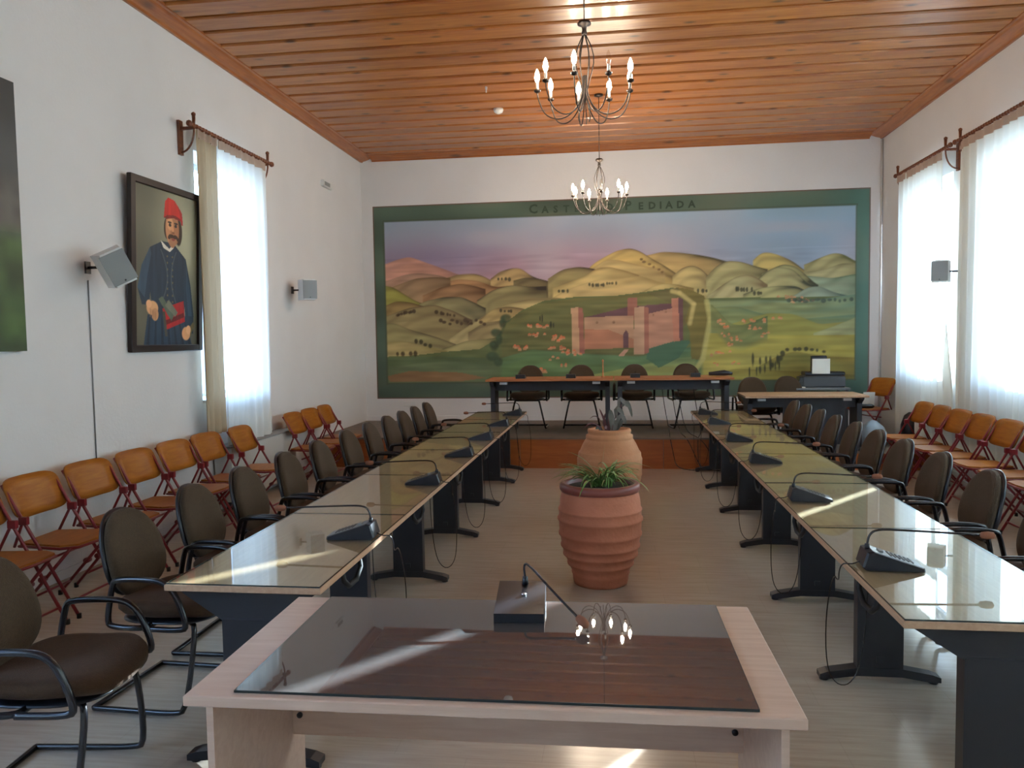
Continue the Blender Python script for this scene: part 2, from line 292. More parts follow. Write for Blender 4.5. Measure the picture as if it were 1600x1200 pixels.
PAINT = '''[["h",[[-3.61,2.86],[-3.37,2.94],[-3.18,2.98],[-2.97,2.9],[-2.73,2.81],[-2.55,2.74],[-2.41,2.68],[-2.22,2.64]],[186,136,116],[150,110,100],1.2],["h",[[-3.62,2.59],[-3.29,2.69],[-3.12,2.72],[-2.93,2.71],[-2.67,2.67],[-2.45,2.57]],[168,130,108],[128,100,84],1.2],["h",[[2.03,2.74],[2.12,2.87],[2.24,2.89],[2.39,2.85],[2.62,2.74],[2.82,2.57],[2.94,2.51]],[182,160,96],[92,84,56],1.2],["h",[[2.76,2.68],[2.98,2.78],[3.18,2.85],[3.32,2.83],[3.52,2.7]],[160,150,104],[84,84,50],1.2],["h",[[2.76,2.58],[3.07,2.61],[3.3,2.7],[3.52,2.69]],[170,160,116],[110,104,70],1.2],["h",[[2.8,2.53],[3.16,2.48],[3.52,2.54]],[140,150,124],[84,100,76],1.2],["h",[[0.44,2.88],[0.72,2.94],[0.96,2.92],[1.24,2.88],[1.47,2.83],[1.75,2.74]],[176,148,96],[72,66,44],1.2],["h",[[-0.58,2.52],[-0.33,2.78],[-0.14,2.89],[0.05,2.98],[0.24,3.01],[0.39,2.96],[0.56,2.84],[0.77,2.72],[0.96,2.58]],[190,162,98],[88,74,48],1.2],["h",[[-0.4,2.66],[-0.14,2.84],[0.05,2.84],[0.29,2.77],[0.53,2.71],[0.77,2.68]],[178,156,104],[140,116,74],1.2],["h",[[-2.59,2.63],[-2.42,2.68],[-2.16,2.69],[-2.01,2.65],[-1.88,2.57],[-1.72,2.48]],[164,138,92],[96,80,52],1.2],["h",[[-1.91,2.58],[-1.78,2.7],[-1.56,2.76],[-1.41,2.75],[-1.29,2.64],[-1.12,2.57],[-0.89,2.51]],[174,146,98],[52,42,32],1.2],["h",[[-2.67,2.55],[-2.42,2.61],[-2.12,2.58],[-1.82,2.47],[-1.57,2.49]],[166,124,84],[100,70,44],1.2],["h",[[-1.55,2.56],[-1.37,2.61],[-1.17,2.59],[-1.02,2.55],[-0.89,2.5]],[110,96,64],[44,36,28],1.2],["h",[[-1.02,2.56],[-0.92,2.64],[-0.77,2.72],[-0.53,2.75],[-0.33,2.72],[-0.17,2.67],[-0.05,2.69]],[140,126,82],[56,42,34],1.2],["h",[[-0.95,2.43],[-0.68,2.52],[-0.43,2.61],[-0.29,2.71],[-0.09,2.74],[0.24,2.65],[0.39,2.59]],[186,164,108],[130,108,66],1.2],["h",[[0.86,2.56],[1.0,2.69],[1.16,2.73],[1.28,2.68],[1.38,2.58],[1.47,2.47]],[174,156,104],[88,74,50],1.2],["h",[[1.35,2.51],[1.47,2.68],[1.66,2.78],[1.87,2.76],[2.03,2.7],[2.26,2.63]],[166,156,108],[66,60,40],1.2],["h",[[2.16,2.56],[2.3,2.64],[2.48,2.71],[2.67,2.66],[2.82,2.51],[2.98,2.37]],[160,154,104],[52,52,36],1.2],["h",[[2.07,2.45],[2.22,2.6],[2.39,2.67],[2.62,2.63],[2.79,2.43],[2.97,2.36]],[164,156,110],[50,54,40],1.2],["h",[[-3.62,2.45],[-3.39,2.54],[-3.08,2.64],[-2.77,2.65],[-2.52,2.63]],[158,128,96],[96,74,50],1.2],["h",[[-2.99,2.36],[-2.68,2.49],[-2.37,2.54],[-2.12,2.49],[-1.97,2.44]],[156,118,82],[84,58,36],1.2],["h",[[-2.13,2.26],[-1.87,2.43],[-1.57,2.5],[-1.27,2.46],[-1.02,2.47]],[142,130,88],[46,38,30],1.2],["h",[[-3.6,2.54],[-3.45,2.51],[-3.27,2.39],[-3.09,2.28],[-2.78,2.18]],[150,144,70],[70,60,34],1.2],["h",[[1.38,2.26],[1.61,2.43],[1.8,2.54],[1.98,2.57],[2.15,2.49],[2.26,2.39]],[170,162,118],[100,84,58],1.2],["h",[[1.89,2.27],[2.12,2.36],[2.39,2.39],[2.67,2.38],[2.82,2.29]],[166,160,110],[56,60,46],1.2],["h",[[2.62,2.23],[2.82,2.36],[3.0,2.37],[3.17,2.28],[3.52,2.19]],[140,150,130],[72,86,76],1.2],["h",[[-3.14,2.18],[-2.94,2.28],[-2.63,2.34],[-2.35,2.33],[-2.12,2.22],[-1.97,2.14]],[146,136,96],[48,44,34],1.2],["h",[[-3.61,2.21],[-3.42,2.29],[-3.19,2.27],[-2.91,2.18],[-2.68,2.05],[-2.48,1.92]],[152,126,78],[70,52,32],1.2],["h",[[-3.64,2.04],[-3.2,2.18],[-2.78,2.22],[-2.48,2.11],[-2.18,1.96]],[150,134,92],[84,66,46],1.2],["h",[[-1.02,2.24],[-0.78,2.38],[-0.48,2.49],[-0.19,2.55],[0.1,2.56],[0.39,2.59],[0.67,2.49],[0.86,2.44]],[184,160,108],[150,128,80],1.2],["h",[[0.38,2.32],[0.58,2.43],[0.77,2.47],[0.97,2.44],[1.19,2.38]],[182,162,108],[120,104,62],1.2],["h",[[-2.59,1.67],[-2.28,1.87],[-1.97,2.06],[-1.67,2.21],[-1.27,2.28],[-0.88,2.29],[-0.53,2.23]],[178,160,112],[120,106,70],1.2],["h",[[-2.1,1.96],[-1.87,2.14],[-1.62,2.17],[-1.37,2.13],[-1.18,2.02]],[170,146,96],[90,74,50],1.2],["h",[[-2.28,1.77],[-2.03,1.92],[-1.72,1.96],[-1.5,1.91],[-1.28,1.95]],[150,132,92],[76,64,44],1.2],["h",[[-3.62,1.93],[-3.46,1.95],[-3.2,1.84],[-2.79,1.72],[-2.39,1.57],[-2.14,1.5]],[150,140,94],[70,56,42],1.2],["h",[[-2.7,1.52],[-2.29,1.65],[-1.88,1.68],[-1.58,1.76]],[160,148,100],[84,80,50],1.2],["h",[[-3.62,1.65],[-3.31,1.65],[-2.95,1.58],[-2.59,1.49]],[172,154,104],[130,118,72],1.2],["p",[[-3.65,1.41],[-3.21,1.42],[-2.59,1.48],[-2.09,1.51],[-1.83,1.66],[-1.68,1.91],[-1.42,2.1],[-1.07,2.24],[-0.58,2.29],[-0.0,2.29],[0.48,2.34],[0.86,2.39],[1.05,2.36],[1.33,2.22],[3.57,2.21],[3.58,0.54],[-3.67,0.57]],[92,100,62]],["h",[[-1.78,1.76],[-1.57,2.0],[-1.17,2.2],[-0.58,2.27],[-0.0,2.28],[0.67,2.35],[1.05,2.34]],[92,94,58],[104,98,56],1.2],["h",[[1.33,2.19],[2.07,2.19],[2.81,2.15],[3.57,2.25]],[128,134,92],[96,118,96],1.2],["h",[[1.42,2.09],[1.8,2.1],[2.17,1.98],[2.72,1.89],[3.57,1.95]],[120,128,84],[90,110,86],1.2],["h",[[1.61,1.8],[1.89,1.89],[2.26,1.99],[2.62,1.97],[2.99,1.81],[3.57,1.86]],[138,134,70],[130,124,64],1.2],["h",[[2.9,1.68],[3.17,1.77],[3.57,1.93]],[150,150,110],[130,132,90],1.2],["h",[[1.28,1.71],[1.8,1.7],[2.72,1.65],[3.57,1.65]],[152,142,72],[144,132,62],1.2],["h",[[1.19,1.42],[1.7,1.51],[2.44,1.45],[3.58,1.43]],[158,148,80],[146,134,60],1.2],["h",[[2.08,1.17],[2.35,1.33],[2.63,1.42],[3.08,1.34],[3.58,1.31]],[120,116,60],[128,112,52],1.2],["h",[[1.14,1.04],[1.8,1.17],[2.63,1.12],[3.58,1.06]],[140,132,66],[108,96,44],1.2],["p",[[-3.65,1.39],[-2.8,1.41],[-1.79,1.36],[-1.59,1.11],[-1.69,0.94],[-3.66,0.96]],[84,98,66]],["h",[[-3.66,1.26],[-2.6,1.34],[-1.59,1.28]],[100,112,80],[84,96,66],1.2],["p",[[-3.6,1.1],[-3.22,1.18],[-2.4,1.15],[-1.99,1.06],[-2.4,1.01],[-3.54,1.01]],[128,98,66]],["h",[[-1.79,1.36],[-1.28,1.5],[-0.59,1.43],[0.38,1.37],[1.23,1.52],[1.33,1.32]],[92,116,74],[80,108,80],1.2],["h",[[-0.99,0.96],[-0.4,1.09],[0.38,1.24],[0.86,1.33],[1.23,1.36]],[138,142,84],[110,126,84],1.2],["p",[[0.49,1.48],[0.86,1.62],[1.14,1.59],[0.95,1.33],[0.66,1.19],[0.47,1.33]],[70,100,78]],["p",[[0.48,2.32],[0.94,2.39],[1.18,2.27],[1.1,1.9],[1.03,1.79],[0.99,2.1],[0.76,2.2]],[98,92,58]],["p",[[0.94,2.39],[1.12,2.36],[1.33,2.26],[1.4,2.13],[1.44,1.9],[1.37,1.61],[1.27,1.3],[1.14,1.32],[1.12,1.71],[1.05,1.9],[1.14,2.19]],[110,100,54]],["l",[[1.12,1.85],[1.18,2.14],[0.97,2.31],[0.86,2.34]],0.03,[176,160,104]],["l",[[1.37,2.18],[1.42,1.9],[1.31,1.32],[1.19,1.13],[0.85,0.94]],0.035,[172,164,104]],["h",[[1.42,2.16],[1.56,2.01],[1.7,1.84],[1.89,1.81],[2.07,1.88],[2.26,1.96]],[118,122,76],[84,96,60],0.4],["p",[[-0.46,1.97],[0.2,2.12],[0.86,2.16],[0.86,1.91],[0.24,1.92]],[98,68,72]],["p",[[0.2,2.25],[0.34,2.26],[0.33,1.92],[0.2,1.92]],[142,92,78]],["p",[[-0.46,1.97],[0.29,1.99],[0.28,1.5],[-0.46,1.48]],[168,132,106]],["p",[[-0.46,1.79],[-0.1,1.78],[0.28,1.63],[0.28,1.5],[-0.46,1.48]],[158,108,84]],["p",[[0.51,2.01],[0.88,2.09],[0.89,1.59],[0.5,1.48]],[160,118,98]],["p",[[-0.66,2.12],[-0.55,2.13],[-0.54,1.41],[-0.65,1.42]],[174,138,108]],["p",[[-0.55,2.13],[-0.48,2.11],[-0.46,1.42],[-0.54,1.41]],[142,92,78]],["p",[[0.3,2.11],[0.44,2.12],[0.44,1.4],[0.28,1.4]],[170,136,112]],["p",[[0.44,2.12],[0.51,2.1],[0.51,1.42],[0.44,1.4]],[142,92,78]],["p",[[0.85,2.23],[0.95,2.24],[0.97,1.59],[0.88,1.58]],[166,112,92]],["p",[[0.95,2.24],[1.02,2.22],[1.02,1.6],[0.97,1.59]],[98,68,72]],["p",[[0.13,1.5],[0.13,1.71],[0.17,1.77],[0.21,1.71],[0.21,1.5]],[96,68,74]],["p",[[0.05,1.38],[0.15,1.48],[0.21,1.47],[0.13,1.37]],[170,128,110]],["e",[[-0.26,1.89],[-0.0,1.89],[0.6,1.99],[0.76,2.03]],0.02,0.02,[120,90,70]],["e",[[-1.26,1.87],[-1.16,1.88],[-1.06,1.85],[-1.28,1.73],[-1.13,1.72],[-0.96,1.67],[-0.88,1.69],[-0.79,1.65],[-1.46,1.53],[-1.4,1.52],[-0.97,1.5],[-0.87,1.51],[-0.74,1.47],[-0.66,1.45],[-0.57,1.43],[-0.91,1.35],[-0.79,1.23],[-1.09,1.15],[-1.13,1.18]],0.07,0.045,[206,108,70]],["e",[[1.54,1.89],[1.61,1.82],[1.68,1.78],[1.96,1.89],[2.06,1.87],[2.0,1.79],[2.12,1.75],[2.17,1.67],[2.29,1.88],[2.37,1.89],[1.66,1.68],[1.75,1.62],[1.82,1.6],[1.7,1.55],[1.52,1.4],[1.63,1.41],[1.44,1.24],[1.8,1.24]],0.06,0.035,[204,120,76]],["e",[[2.46,2.21],[2.55,2.22],[2.67,2.19],[2.76,2.17],[2.85,2.15],[2.62,2.15]],0.06,0.03,[184,112,74]],["e",[[2.06,1.29],[2.14,1.27],[2.22,1.29],[2.31,1.27],[2.39,1.29]],0.025,0.09,[44,48,34]],["e",[[2.0,1.1],[2.08,1.12],[2.15,1.14],[2.22,1.16],[2.3,1.18],[2.37,1.2],[2.44,1.21]],0.022,0.08,[44,48,34]],["e",[[2.33,1.21],[2.41,1.31],[2.48,1.38]],0.05,0.05,[44,48,34]],["e",[[2.55,1.44],[2.64,1.44],[2.72,1.44],[2.8,1.44],[2.88,1.43],[2.96,1.42],[3.05,1.4]],0.035,0.03,[44,48,34]],["e",[[2.55,2.16],[2.63,2.17],[2.71,2.17],[2.8,2.15],[2.88,2.16],[2.96,2.17],[3.04,2.15],[3.12,2.16],[3.2,2.16],[3.28,2.14],[3.36,2.15],[3.44,2.16],[3.52,2.14]],0.04,0.03,[56,70,60]],["e",[[1.26,2.33],[1.31,2.33],[1.37,2.33],[1.78,2.35],[1.82,2.35],[1.87,2.34],[1.92,2.34],[1.96,2.34],[2.01,2.34],[2.07,2.28],[2.12,2.28],[2.17,2.28]],0.025,0.035,[44,48,34]],["e",[[-1.86,1.56],[-1.82,1.76],[-1.74,1.9],[-1.8,1.66],[-1.89,1.4],[-1.67,1.98],[-1.79,1.31]],0.09,0.09,[52,68,48]],["e",[[-3.4,1.45],[-3.31,1.45],[-3.21,1.45],[-3.12,1.45]],0.035,0.05,[50,44,28]],["e",[[-3.11,1.65],[-3.04,1.64],[-2.96,1.59],[-2.88,1.57]],0.03,0.035,[44,46,30]],["e",[[-3.41,2.06],[-3.36,2.07],[-3.32,2.08],[-3.28,2.09],[-3.24,2.1],[-3.2,2.1],[-3.16,2.11],[-3.11,2.12],[-2.76,2.1],[-2.7,2.08],[-2.65,2.07],[-2.6,2.06],[-2.55,2.05],[-2.5,2.04],[-2.69,1.97],[-2.63,1.94],[-2.57,1.91],[-2.5,1.97],[-2.44,1.94],[-2.38,1.91],[-2.32,1.97],[-2.26,1.94],[-2.2,1.91],[-2.14,1.96],[-2.08,1.93],[-2.02,1.9]],0.035,0.03,[60,46,32]],["e",[[-1.76,2.59],[-1.71,2.59],[-1.66,2.59],[-1.61,2.58],[-0.37,2.47],[-0.33,2.46],[-0.29,2.46],[-0.25,2.46],[-0.21,2.46],[-0.17,2.46],[-0.1,2.48],[-0.06,2.48],[-0.02,2.48],[0.02,2.48],[-0.84,2.38],[-0.8,2.38],[-0.76,2.38],[-0.72,2.38],[-1.75,2.1],[-1.69,2.09],[-1.63,2.09],[-1.57,2.09]],0.025,0.03,[44,48,34]],["e",[[-1.15,1.97],[-1.11,1.97],[-0.98,1.87],[-0.92,1.86]],0.02,0.06,[40,44,34]],["e",[[0.39,2.83],[0.45,2.79],[0.52,2.75],[0.59,2.71],[0.65,2.67],[0.72,2.63]],0.03,0.02,[90,70,44]]]'''
# ================================================================== SETTING
XL, XR, YB, YF, ZC = -3.938, 3.858, 12.107, -2.2, 4.46
struct(MB().box(-30, 30, -30, 60, -.9, -.6).build('outdoor_ground', M['ground']))
struct(MB().box(XL-.4, XR+.4, YF-.3, YB+.3, -.2, 0).build('floor', M['floor']))

def wall_side(name, xin, xout, wins):
    mb = MB(); a, b = min(xin, xout), max(xin, xout); y = YF-.3
    for y0, y1, z0, z1 in wins:
        mb.box(a, b, y, y0, 0, ZC+.25); mb.box(a, b, y0, y1, 0, z0); mb.box(a, b, y0, y1, z1, ZC+.25); y = y1
    mb.box(a, b, y, YB+.3, 0, ZC+.25)
    return struct(mb.build(name, M['wall']))
RW = [(9.70, 10.98), (7.35, 8.8), (5.15, 6.6), (2.95, 4.4), (.75, 2.2), (-1.5, -.1)]
LW = [(7.1, 8.3), (3.0, 4.2), (.6, 1.8), (-1.6, -.4)]
wall_side('wall_right', XR, XR+.4, [(a, b, 1.12, 3.5) for a, b in RW[::-1]])
wall_side('wall_left', XL, XL-.4, [(a, b, 1.1, 3.5) for a, b in LW[::-1] if a != 3.0])
struct(MB().box(XL, XR, YB, YB+.3, 0, ZC+.25).build('wall_back', M['wall']))
struct(MB().box(XL, XR, YF-.3, YF, 0, ZC+.25).build('wall_front', M['wall']))
# windows: frame, mullions, panes
wi = 0
def window(y0, y1, z0, z1, x, d):
    global wi
    wi += 1
    t = bpy.data.objects.new('window_%d' % wi, None); C.objects.link(t); struct(t); t.location = (x, (y0+y1)/2, z0)
    h = z1-z0; w2 = (y1-y0)/2; a, b = sorted((0, d*.06))
    f = MB()
    f.box(a, b, -w2, -w2+.06, 0, h); f.box(a, b, w2-.06, w2, 0, h); f.box(a, b, -w2+.06, w2-.06, 0, .06); f.box(a, b, -w2+.06, w2-.06, h-.06, h)
    f.build('window_frame', M['winf'], t)
    g = MB(); g.box(a, b, -.035, .035, .06, h-.66); g.build('mullion', M['winf'], t)
    g = MB(); g.box(a, b, -w2+.06, w2-.06, h-.66, h-.58); g.build('transom', M['winf'], t)
    c = (a+b)/2
    for p0, p1, q0, q1 in ((-w2+.06, -.035, .06, h-.66), (.035, w2-.06, .06, h-.66), (-w2+.06, w2-.06, h-.58, h-.06)):
        MB().box(c-.003, c+.003, p0, p1, q0, q1).build('pane', M['pane'], t)
    MB().box(min(0, -d*.33), max(0, -d*.33), -w2-.0, w2, -.0, .025).build('window_sill', M['winf'], t)
for a, b_ in RW: window(a, b_, 1.12, 3.5, XR+.3, 1)
for a, b_ in LW:
    if a != 3.0: window(a, b_, 1.1, 3.5, XL-.3, -1)

# ceiling: backing + planks (cross boards), crown moulding
ceil = struct(MB().box(XL-.4, XR+.4, YF-.3, YB+.3, 4.55, 4.9).build('ceiling', M['plankback']))
pk = MB(); W = .3185
prof = [(.016, 4.552), (.016, 4.535), (.024, 4.520), (.262, 4.520), (.276, 4.530), (.280, 4.552)]
pk.prism(prof, XL+.02, XR-.02, 'x'); pme = pk.mesh('plank', M['plank'])
k0 = int((YF-6.674)/W)
for k in range(k0, 18):
    y = 6.674+k*W
    if y+W > YB: continue
    o = bpy.data.objects.new('plank', pme); C.objects.link(o); o.parent = ceil; o.location = (0, y, 0)
def crown(name, mk, m, axis):
    o = struct(mk.build(name, m)); return o
cp_ = [(0, 4.46), (.035, 4.452), (.05, 4.47), (.09, 4.478), (.15, 4.50), (.17, 4.512), (.2, 4.512), (.2, 4.54), (0, 4.54)]
mb = MB(); mb.prism([(XL+a, z_) for a, z_ in cp_], YF, YB, 'y'); crown('trim_1', mb, M['crowny'], 'y')
mb = MB(); mb.prism([(XR-a, z_) for a, z_ in cp_], YF, YB, 'y'); crown('trim_2', mb, M['crowny'], 'y')
mb = MB(); mb.prism([(YB-a, z_) for a, z_ in cp_], XL+.2, XR-.2, 'x'); crown('trim_3', mb, M['crown'], 'x')
mb = MB(); mb.prism([(YF+a, z_) for a, z_ in cp_], XL+.2, XR-.2, 'x'); crown('trim_4', mb, M['crown'], 'x')
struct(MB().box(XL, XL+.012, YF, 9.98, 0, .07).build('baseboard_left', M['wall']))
struct(MB().box(XR-.012, XR, YF, 9.98, 0, .07).build('baseboard_right', M['wall']))
struct(MB().box(XL, 1.5, YB-.02, YB, .394, .47).build('baseboard_back', M['wall']))
struct(MB().tube([(XR-.03, YB-.03, .2), (XR-.03, YB-.03, 4.44)], .014, 10).build('trim_5', M['white']))

# stage: raised platform with wooden front boards, lower platform to the right
SY, SZ = 9.98, .394
st = struct(MB().box(XL, 1.5, SY+.02, YB, 0, SZ-.02).build('stage', M['staget']))
MB().box(XL, 1.5, SY-.015, YB, SZ-.02, SZ).build('stage_deck', M['staget'], st)
nb = 6
for i in range(nb):
    x0 = XL+(1.5-XL)*i/nb; x1 = XL+(1.5-XL)*(i+1)/nb
    MB().box(x0+.003, x1-.003, SY, SY+.02, 0, SZ-.02).build('front_board', M['stagef'], st)
st2 = struct(MB().box(1.5, XR, SY+.02, YB, 0, .2).build('stage_step', M['staget']))
MB().box(1.5, XR, SY, SY+.02, 0, .2).build('front_board', M['stagef'], st2)

# ================================================================== MURAL (paint on the back wall, colour on a fine grid)
OPS = json.loads(PAINT)
def srgb(c): return np.array(s2l(c))*1.3
mx0, mx1, mz0, mz1 = -3.755, 3.692, .744, 3.768
NX, NZ = 660, 268
X = np.linspace(mx0, mx1, NX)[None, :].repeat(NZ, 0); Z = np.linspace(mz0, mz1, NZ)[:, None].repeat(NX, 1)
rng = np.random.RandomState(3)
def noise2(sx, sz, seed):
    r = np.random.RandomState(seed); gx, gz = int((mx1-mx0)/sx)+3, int((mz1-mz0)/sz)+3; g = r.rand(gz, gx)
    u = (X-mx0)/sx; v = (Z-mz0)/sz; i = u.astype(int); j = v.astype(int); fu = u-i; fv = v-j; fu = fu*fu*(3-2*fu); fv = fv*fv*(3-2*fv)
    return (g[j, i]*(1-fu)+g[j, i+1]*fu)*(1-fv)+(g[j+1, i]*(1-fu)+g[j+1, i+1]*fu)*fv
n1 = noise2(.9, .25, 1); n2 = noise2(.25, .06, 2); n3 = noise2(1.6, .5, 5); n4 = noise2(.5, .035, 6)
col = np.zeros((NZ, NX, 3))
def over(mask, c, a=1.):
    a = (mask*a)[..., None]; col[:] = col*(1-a)+np.asarray(c)*a
# sky
tz = np.clip((Z-2.6)/(3.55-2.6), 0, 1)[..., None]
sky = srgb((166, 132, 146))*(1-tz)+srgb((150, 166, 182))*tz
tx = np.clip((X+.2)/2.5, 0, 1)[..., None]; sky = sky*(1-tx)+(srgb((140, 152, 172))*(1-tz)+srgb((146, 172, 190))*tz)*tx
col[:] = sky*.86*(.93+.14*n1[..., None])
pk_ = np.exp(-((X+1.3)/1.4)**2-((Z-2.85)/.2)**2); over(pk_, srgb((160, 112, 124)), .55*n3+.25)
over(np.exp(-((X+3.0)/1.1)**2-((Z-2.92)/.22)**2), srgb((122, 112, 140)), .7)
over(((n1 > .62)*(n1-.62)*3).clip(0, 1), srgb((160, 154, 160)), .5)
def inside(P):
    m_ = np.zeros_like(X, bool); n_ = len(P)
    for i in range(n_):
        (x1, z1), (x2, z2) = P[i], P[(i+1) % n_]
        if z1 == z2: continue
        c_ = ((z1 > Z) != (z2 > Z)) & (X < (x2-x1)*(Z-z1)/(z2-z1)+x1); m_ ^= c_
    return m_
for q, op in enumerate(OPS):
    k = op[0]; P = op[1]
    if k == 'h':
        px_ = np.array([p_[0] for p_ in P]); pz_ = np.array([p_[1] for p_ in P])
        zr = np.interp(X, px_, pz_)
        for _ in range(3):
            zr = (np.roll(zr, 3, 1)+zr+np.roll(zr, -3, 1))/3
        d = zr-Z; s_ = (X-px_[0])/(px_[-1]-px_[0])
        m_ = (d > 0) & (X >= px_[0]) & (X <= px_[-1]) & (d < op[4])
        a_, b_ = srgb(op[2]), srgb(op[3])
        t_ = np.clip((s_-.35)/.65, 0, 1)**1.4*np.exp(-d/.28)*.95+.75*np.exp(-d/.018)+.42*(np.sin((d*30+s_*6+n1*6+q))*.5+.5)**2*np.exp(-d/.5)
        t_ = np.clip(t_+.35*(n4-.5), 0, 1)[..., None]
        c_ = a_*(1-t_)+b_*t_
        c_ = c_*(.88+.24*n2[..., None])*(.9+.2*n4[..., None])
        aa = np.clip(d/.012, 0, 1)*np.clip((op[4]-d)/.1, 0, 1)*np.clip((s_)/.02, 0, 1)*np.clip((1-s_)/.02, 0, 1)
        over(m_*aa, c_)
    elif k == 'p':
        c_ = srgb(op[2])*(.88+.24*n2[..., None])*(.92+.16*n3[..., None]); over(inside(P), c_)
    elif k == 'e':
        c_ = srgb(op[4])
        house = op[4][0] > 180
        for x_, z_ in P:
            kx, kz = op[2]*rng.uniform(.6, 1.1), op[3]*rng.uniform(.7, 1.2); x_ += rng.uniform(-.02, .02)
            if house:
                for _ in range(3):
                    hx, hz = x_+rng.uniform(-.08, .08), z_+rng.uniform(-.03, .03); bw, bh = kx*.42, kz*.5
                    over((abs(X-hx) < bw)*(abs(Z-hz+bh*.6) < bh*.6), srgb((190, 140, 104))*rng.uniform(.7, 1), .85)
                    over((Z-hz > 0)*(Z-hz < bh*(1.1-abs(X-hx)/bw*.9))*(abs(X-hx) < bw*1.15), c_*rng.uniform(.7, 1.05), .95)
            else:
                e = ((X-x_)/kx)**2+((Z-z_)/kz)**2+.6*(n2-.5); over(np.clip(1.5-e*1.2, 0, 1), c_*(.7+.6*rng.rand()), .85)
                over(np.clip(1.2-((X-x_+kx*.3)/kx*1.8)**2-((Z-z_-kz*.3)/kz*2)**2, 0, 1), c_*1.7, .4)
    elif k == 'l':
        for (x1, z1), (x2, z2) in zip(P, P[1:]):
            dx, dz = x2-x1, z2-z1; L = dx*dx+dz*dz; t_ = np.clip(((X-x1)*dx+(Z-z1)*dz)/L, 0, 1)
            e = np.hypot(X-x1-t_*dx, Z-z1-t_*dz)/op[2]; over(np.clip(1.5-e, 0, 1), srgb(op[3]), .8)
col *= 1+((Z < 2.95)[..., None])*((.90+.20*n4[..., None])*(.93+.14*n2[..., None])-1)
# painted border band
ix0, ix1, iz0, iz1 = -3.585, 3.494, .985, 3.53
bd = (X < ix0) | (X > ix1) | (Z < iz0) | (Z > iz1)
c_ = srgb((72, 88, 74))*(.65+.7*n3[..., None])*(.8+.4*n1[..., None]); c_ = c_*(1-.5*(n1[..., None] > .6)*(n1[..., None]-.6)/.4)+srgb((104, 98, 80))*(.5*(n1[..., None] > .6)*(n1[..., None]-.6)/.4)
rt = np.clip((X-3.0)/.5, 0, 1)[..., None]; c_ = c_*(1-.6*rt)+srgb((70, 108, 98))*.6*rt
over(bd, c_)
e_ = np.minimum(np.minimum(X-mx0, mx1-X), np.minimum(Z-mz0, mz1-Z)); over(e_ < .022, srgb((104, 74, 66)), .8)
e_ = np.minimum(np.minimum(abs(X-ix0), abs(X-ix1)), np.minimum(abs(Z-iz0), abs(Z-iz1))); over((e_ < .012)*(X > ix0-.02)*(X < ix1+.02)*(Z > iz0-.02)*(Z < iz1+.02), srgb((66, 76, 58)), .6)

def grid_mesh(name, P3, colr, m):
    nz, nx = colr.shape[:2]; me = bpy.data.meshes.new(name); nv = nz*nx
    me.vertices.add(nv); me.vertices.foreach_set('co', P3.reshape(-1).astype(np.float32))
    idx = np.arange(nv).reshape(nz, nx); q = np.stack([idx[:-1, :-1], idx[:-1, 1:], idx[1:, 1:], idx[1:, :-1]], -1).reshape(-1, 4)
    me.loops.add(q.size); me.loops.foreach_set('vertex_index', q.reshape(-1).astype(np.int32))
    me.polygons.add(len(q)); me.polygons.foreach_set('loop_start', (np.arange(len(q))*4).astype(np.int32)); me.polygons.foreach_set('loop_total', np.full(len(q), 4, np.int32))
    me.update(); a = me.color_attributes.new('paint', 'FLOAT_COLOR', 'POINT')
    cc = np.concatenate([np.clip(colr, 0, .95), np.ones((nz, nx, 1))], -1); a.data.foreach_set('color', cc.reshape(-1).astype(np.float32)); me.materials.append(m)
    return me
mur = thing('mural', 'wide wall painting of hills and a stone castle in a green border', 'mural', ((mx0+mx1)/2, YB, mz0))
P3 = np.stack([X-(mx0+mx1)/2, np.full_like(X, -.004), Z-mz0], -1)
o = bpy.data.objects.new('painted_field', grid_mesh('painted_field', P3, col, M['mural'])); C.objects.link(o); o.parent = mur
def text(body, size, x, z_, y=-.010, shear=0):
    cu = bpy.data.curves.new('letters', 'FONT'); cu.body = body; cu.size = size; cu.extrude = .001; cu.space_character = 1.0; cu.resolution_u = 2; cu.offset = .005
    ob = bpy.data.objects.new('tmp', cu); C.objects.link(ob); dg = bpy.context.evaluated_depsgraph_get()
    me = bpy.data.meshes.new_from_object(ob.evaluated_get(dg)); bpy.data.objects.remove(ob)
    me.materials.clear(); me.materials.append(M['letter'])
    xs = [v.co.x for v in me.vertices]; cx = (min(xs)+max(xs))/2
    o = bpy.data.objects.new('letter', me); C.objects.link(o); o.parent = mur; me.transform(Matrix.Translation((-cx, 0, 0)))
    o.rotation_euler = (PI/2, 0, 0); o.location = (x-(mx0+mx1)/2, y, z_-mz0)
    return o
def word(s, x0, pitch, z_):
    x = x0
    for i, ch in enumerate(s):
        text(ch,   .19 if i == 0 else .145, x, z_)
        x += pitch*(1.12 if i == 0 else (.75 if 'I' in s[i:i+2] else 1))
word('CASTELLO', -1.22, .162, 3.575); word('PEDIADA', .22, .166, 3.575)

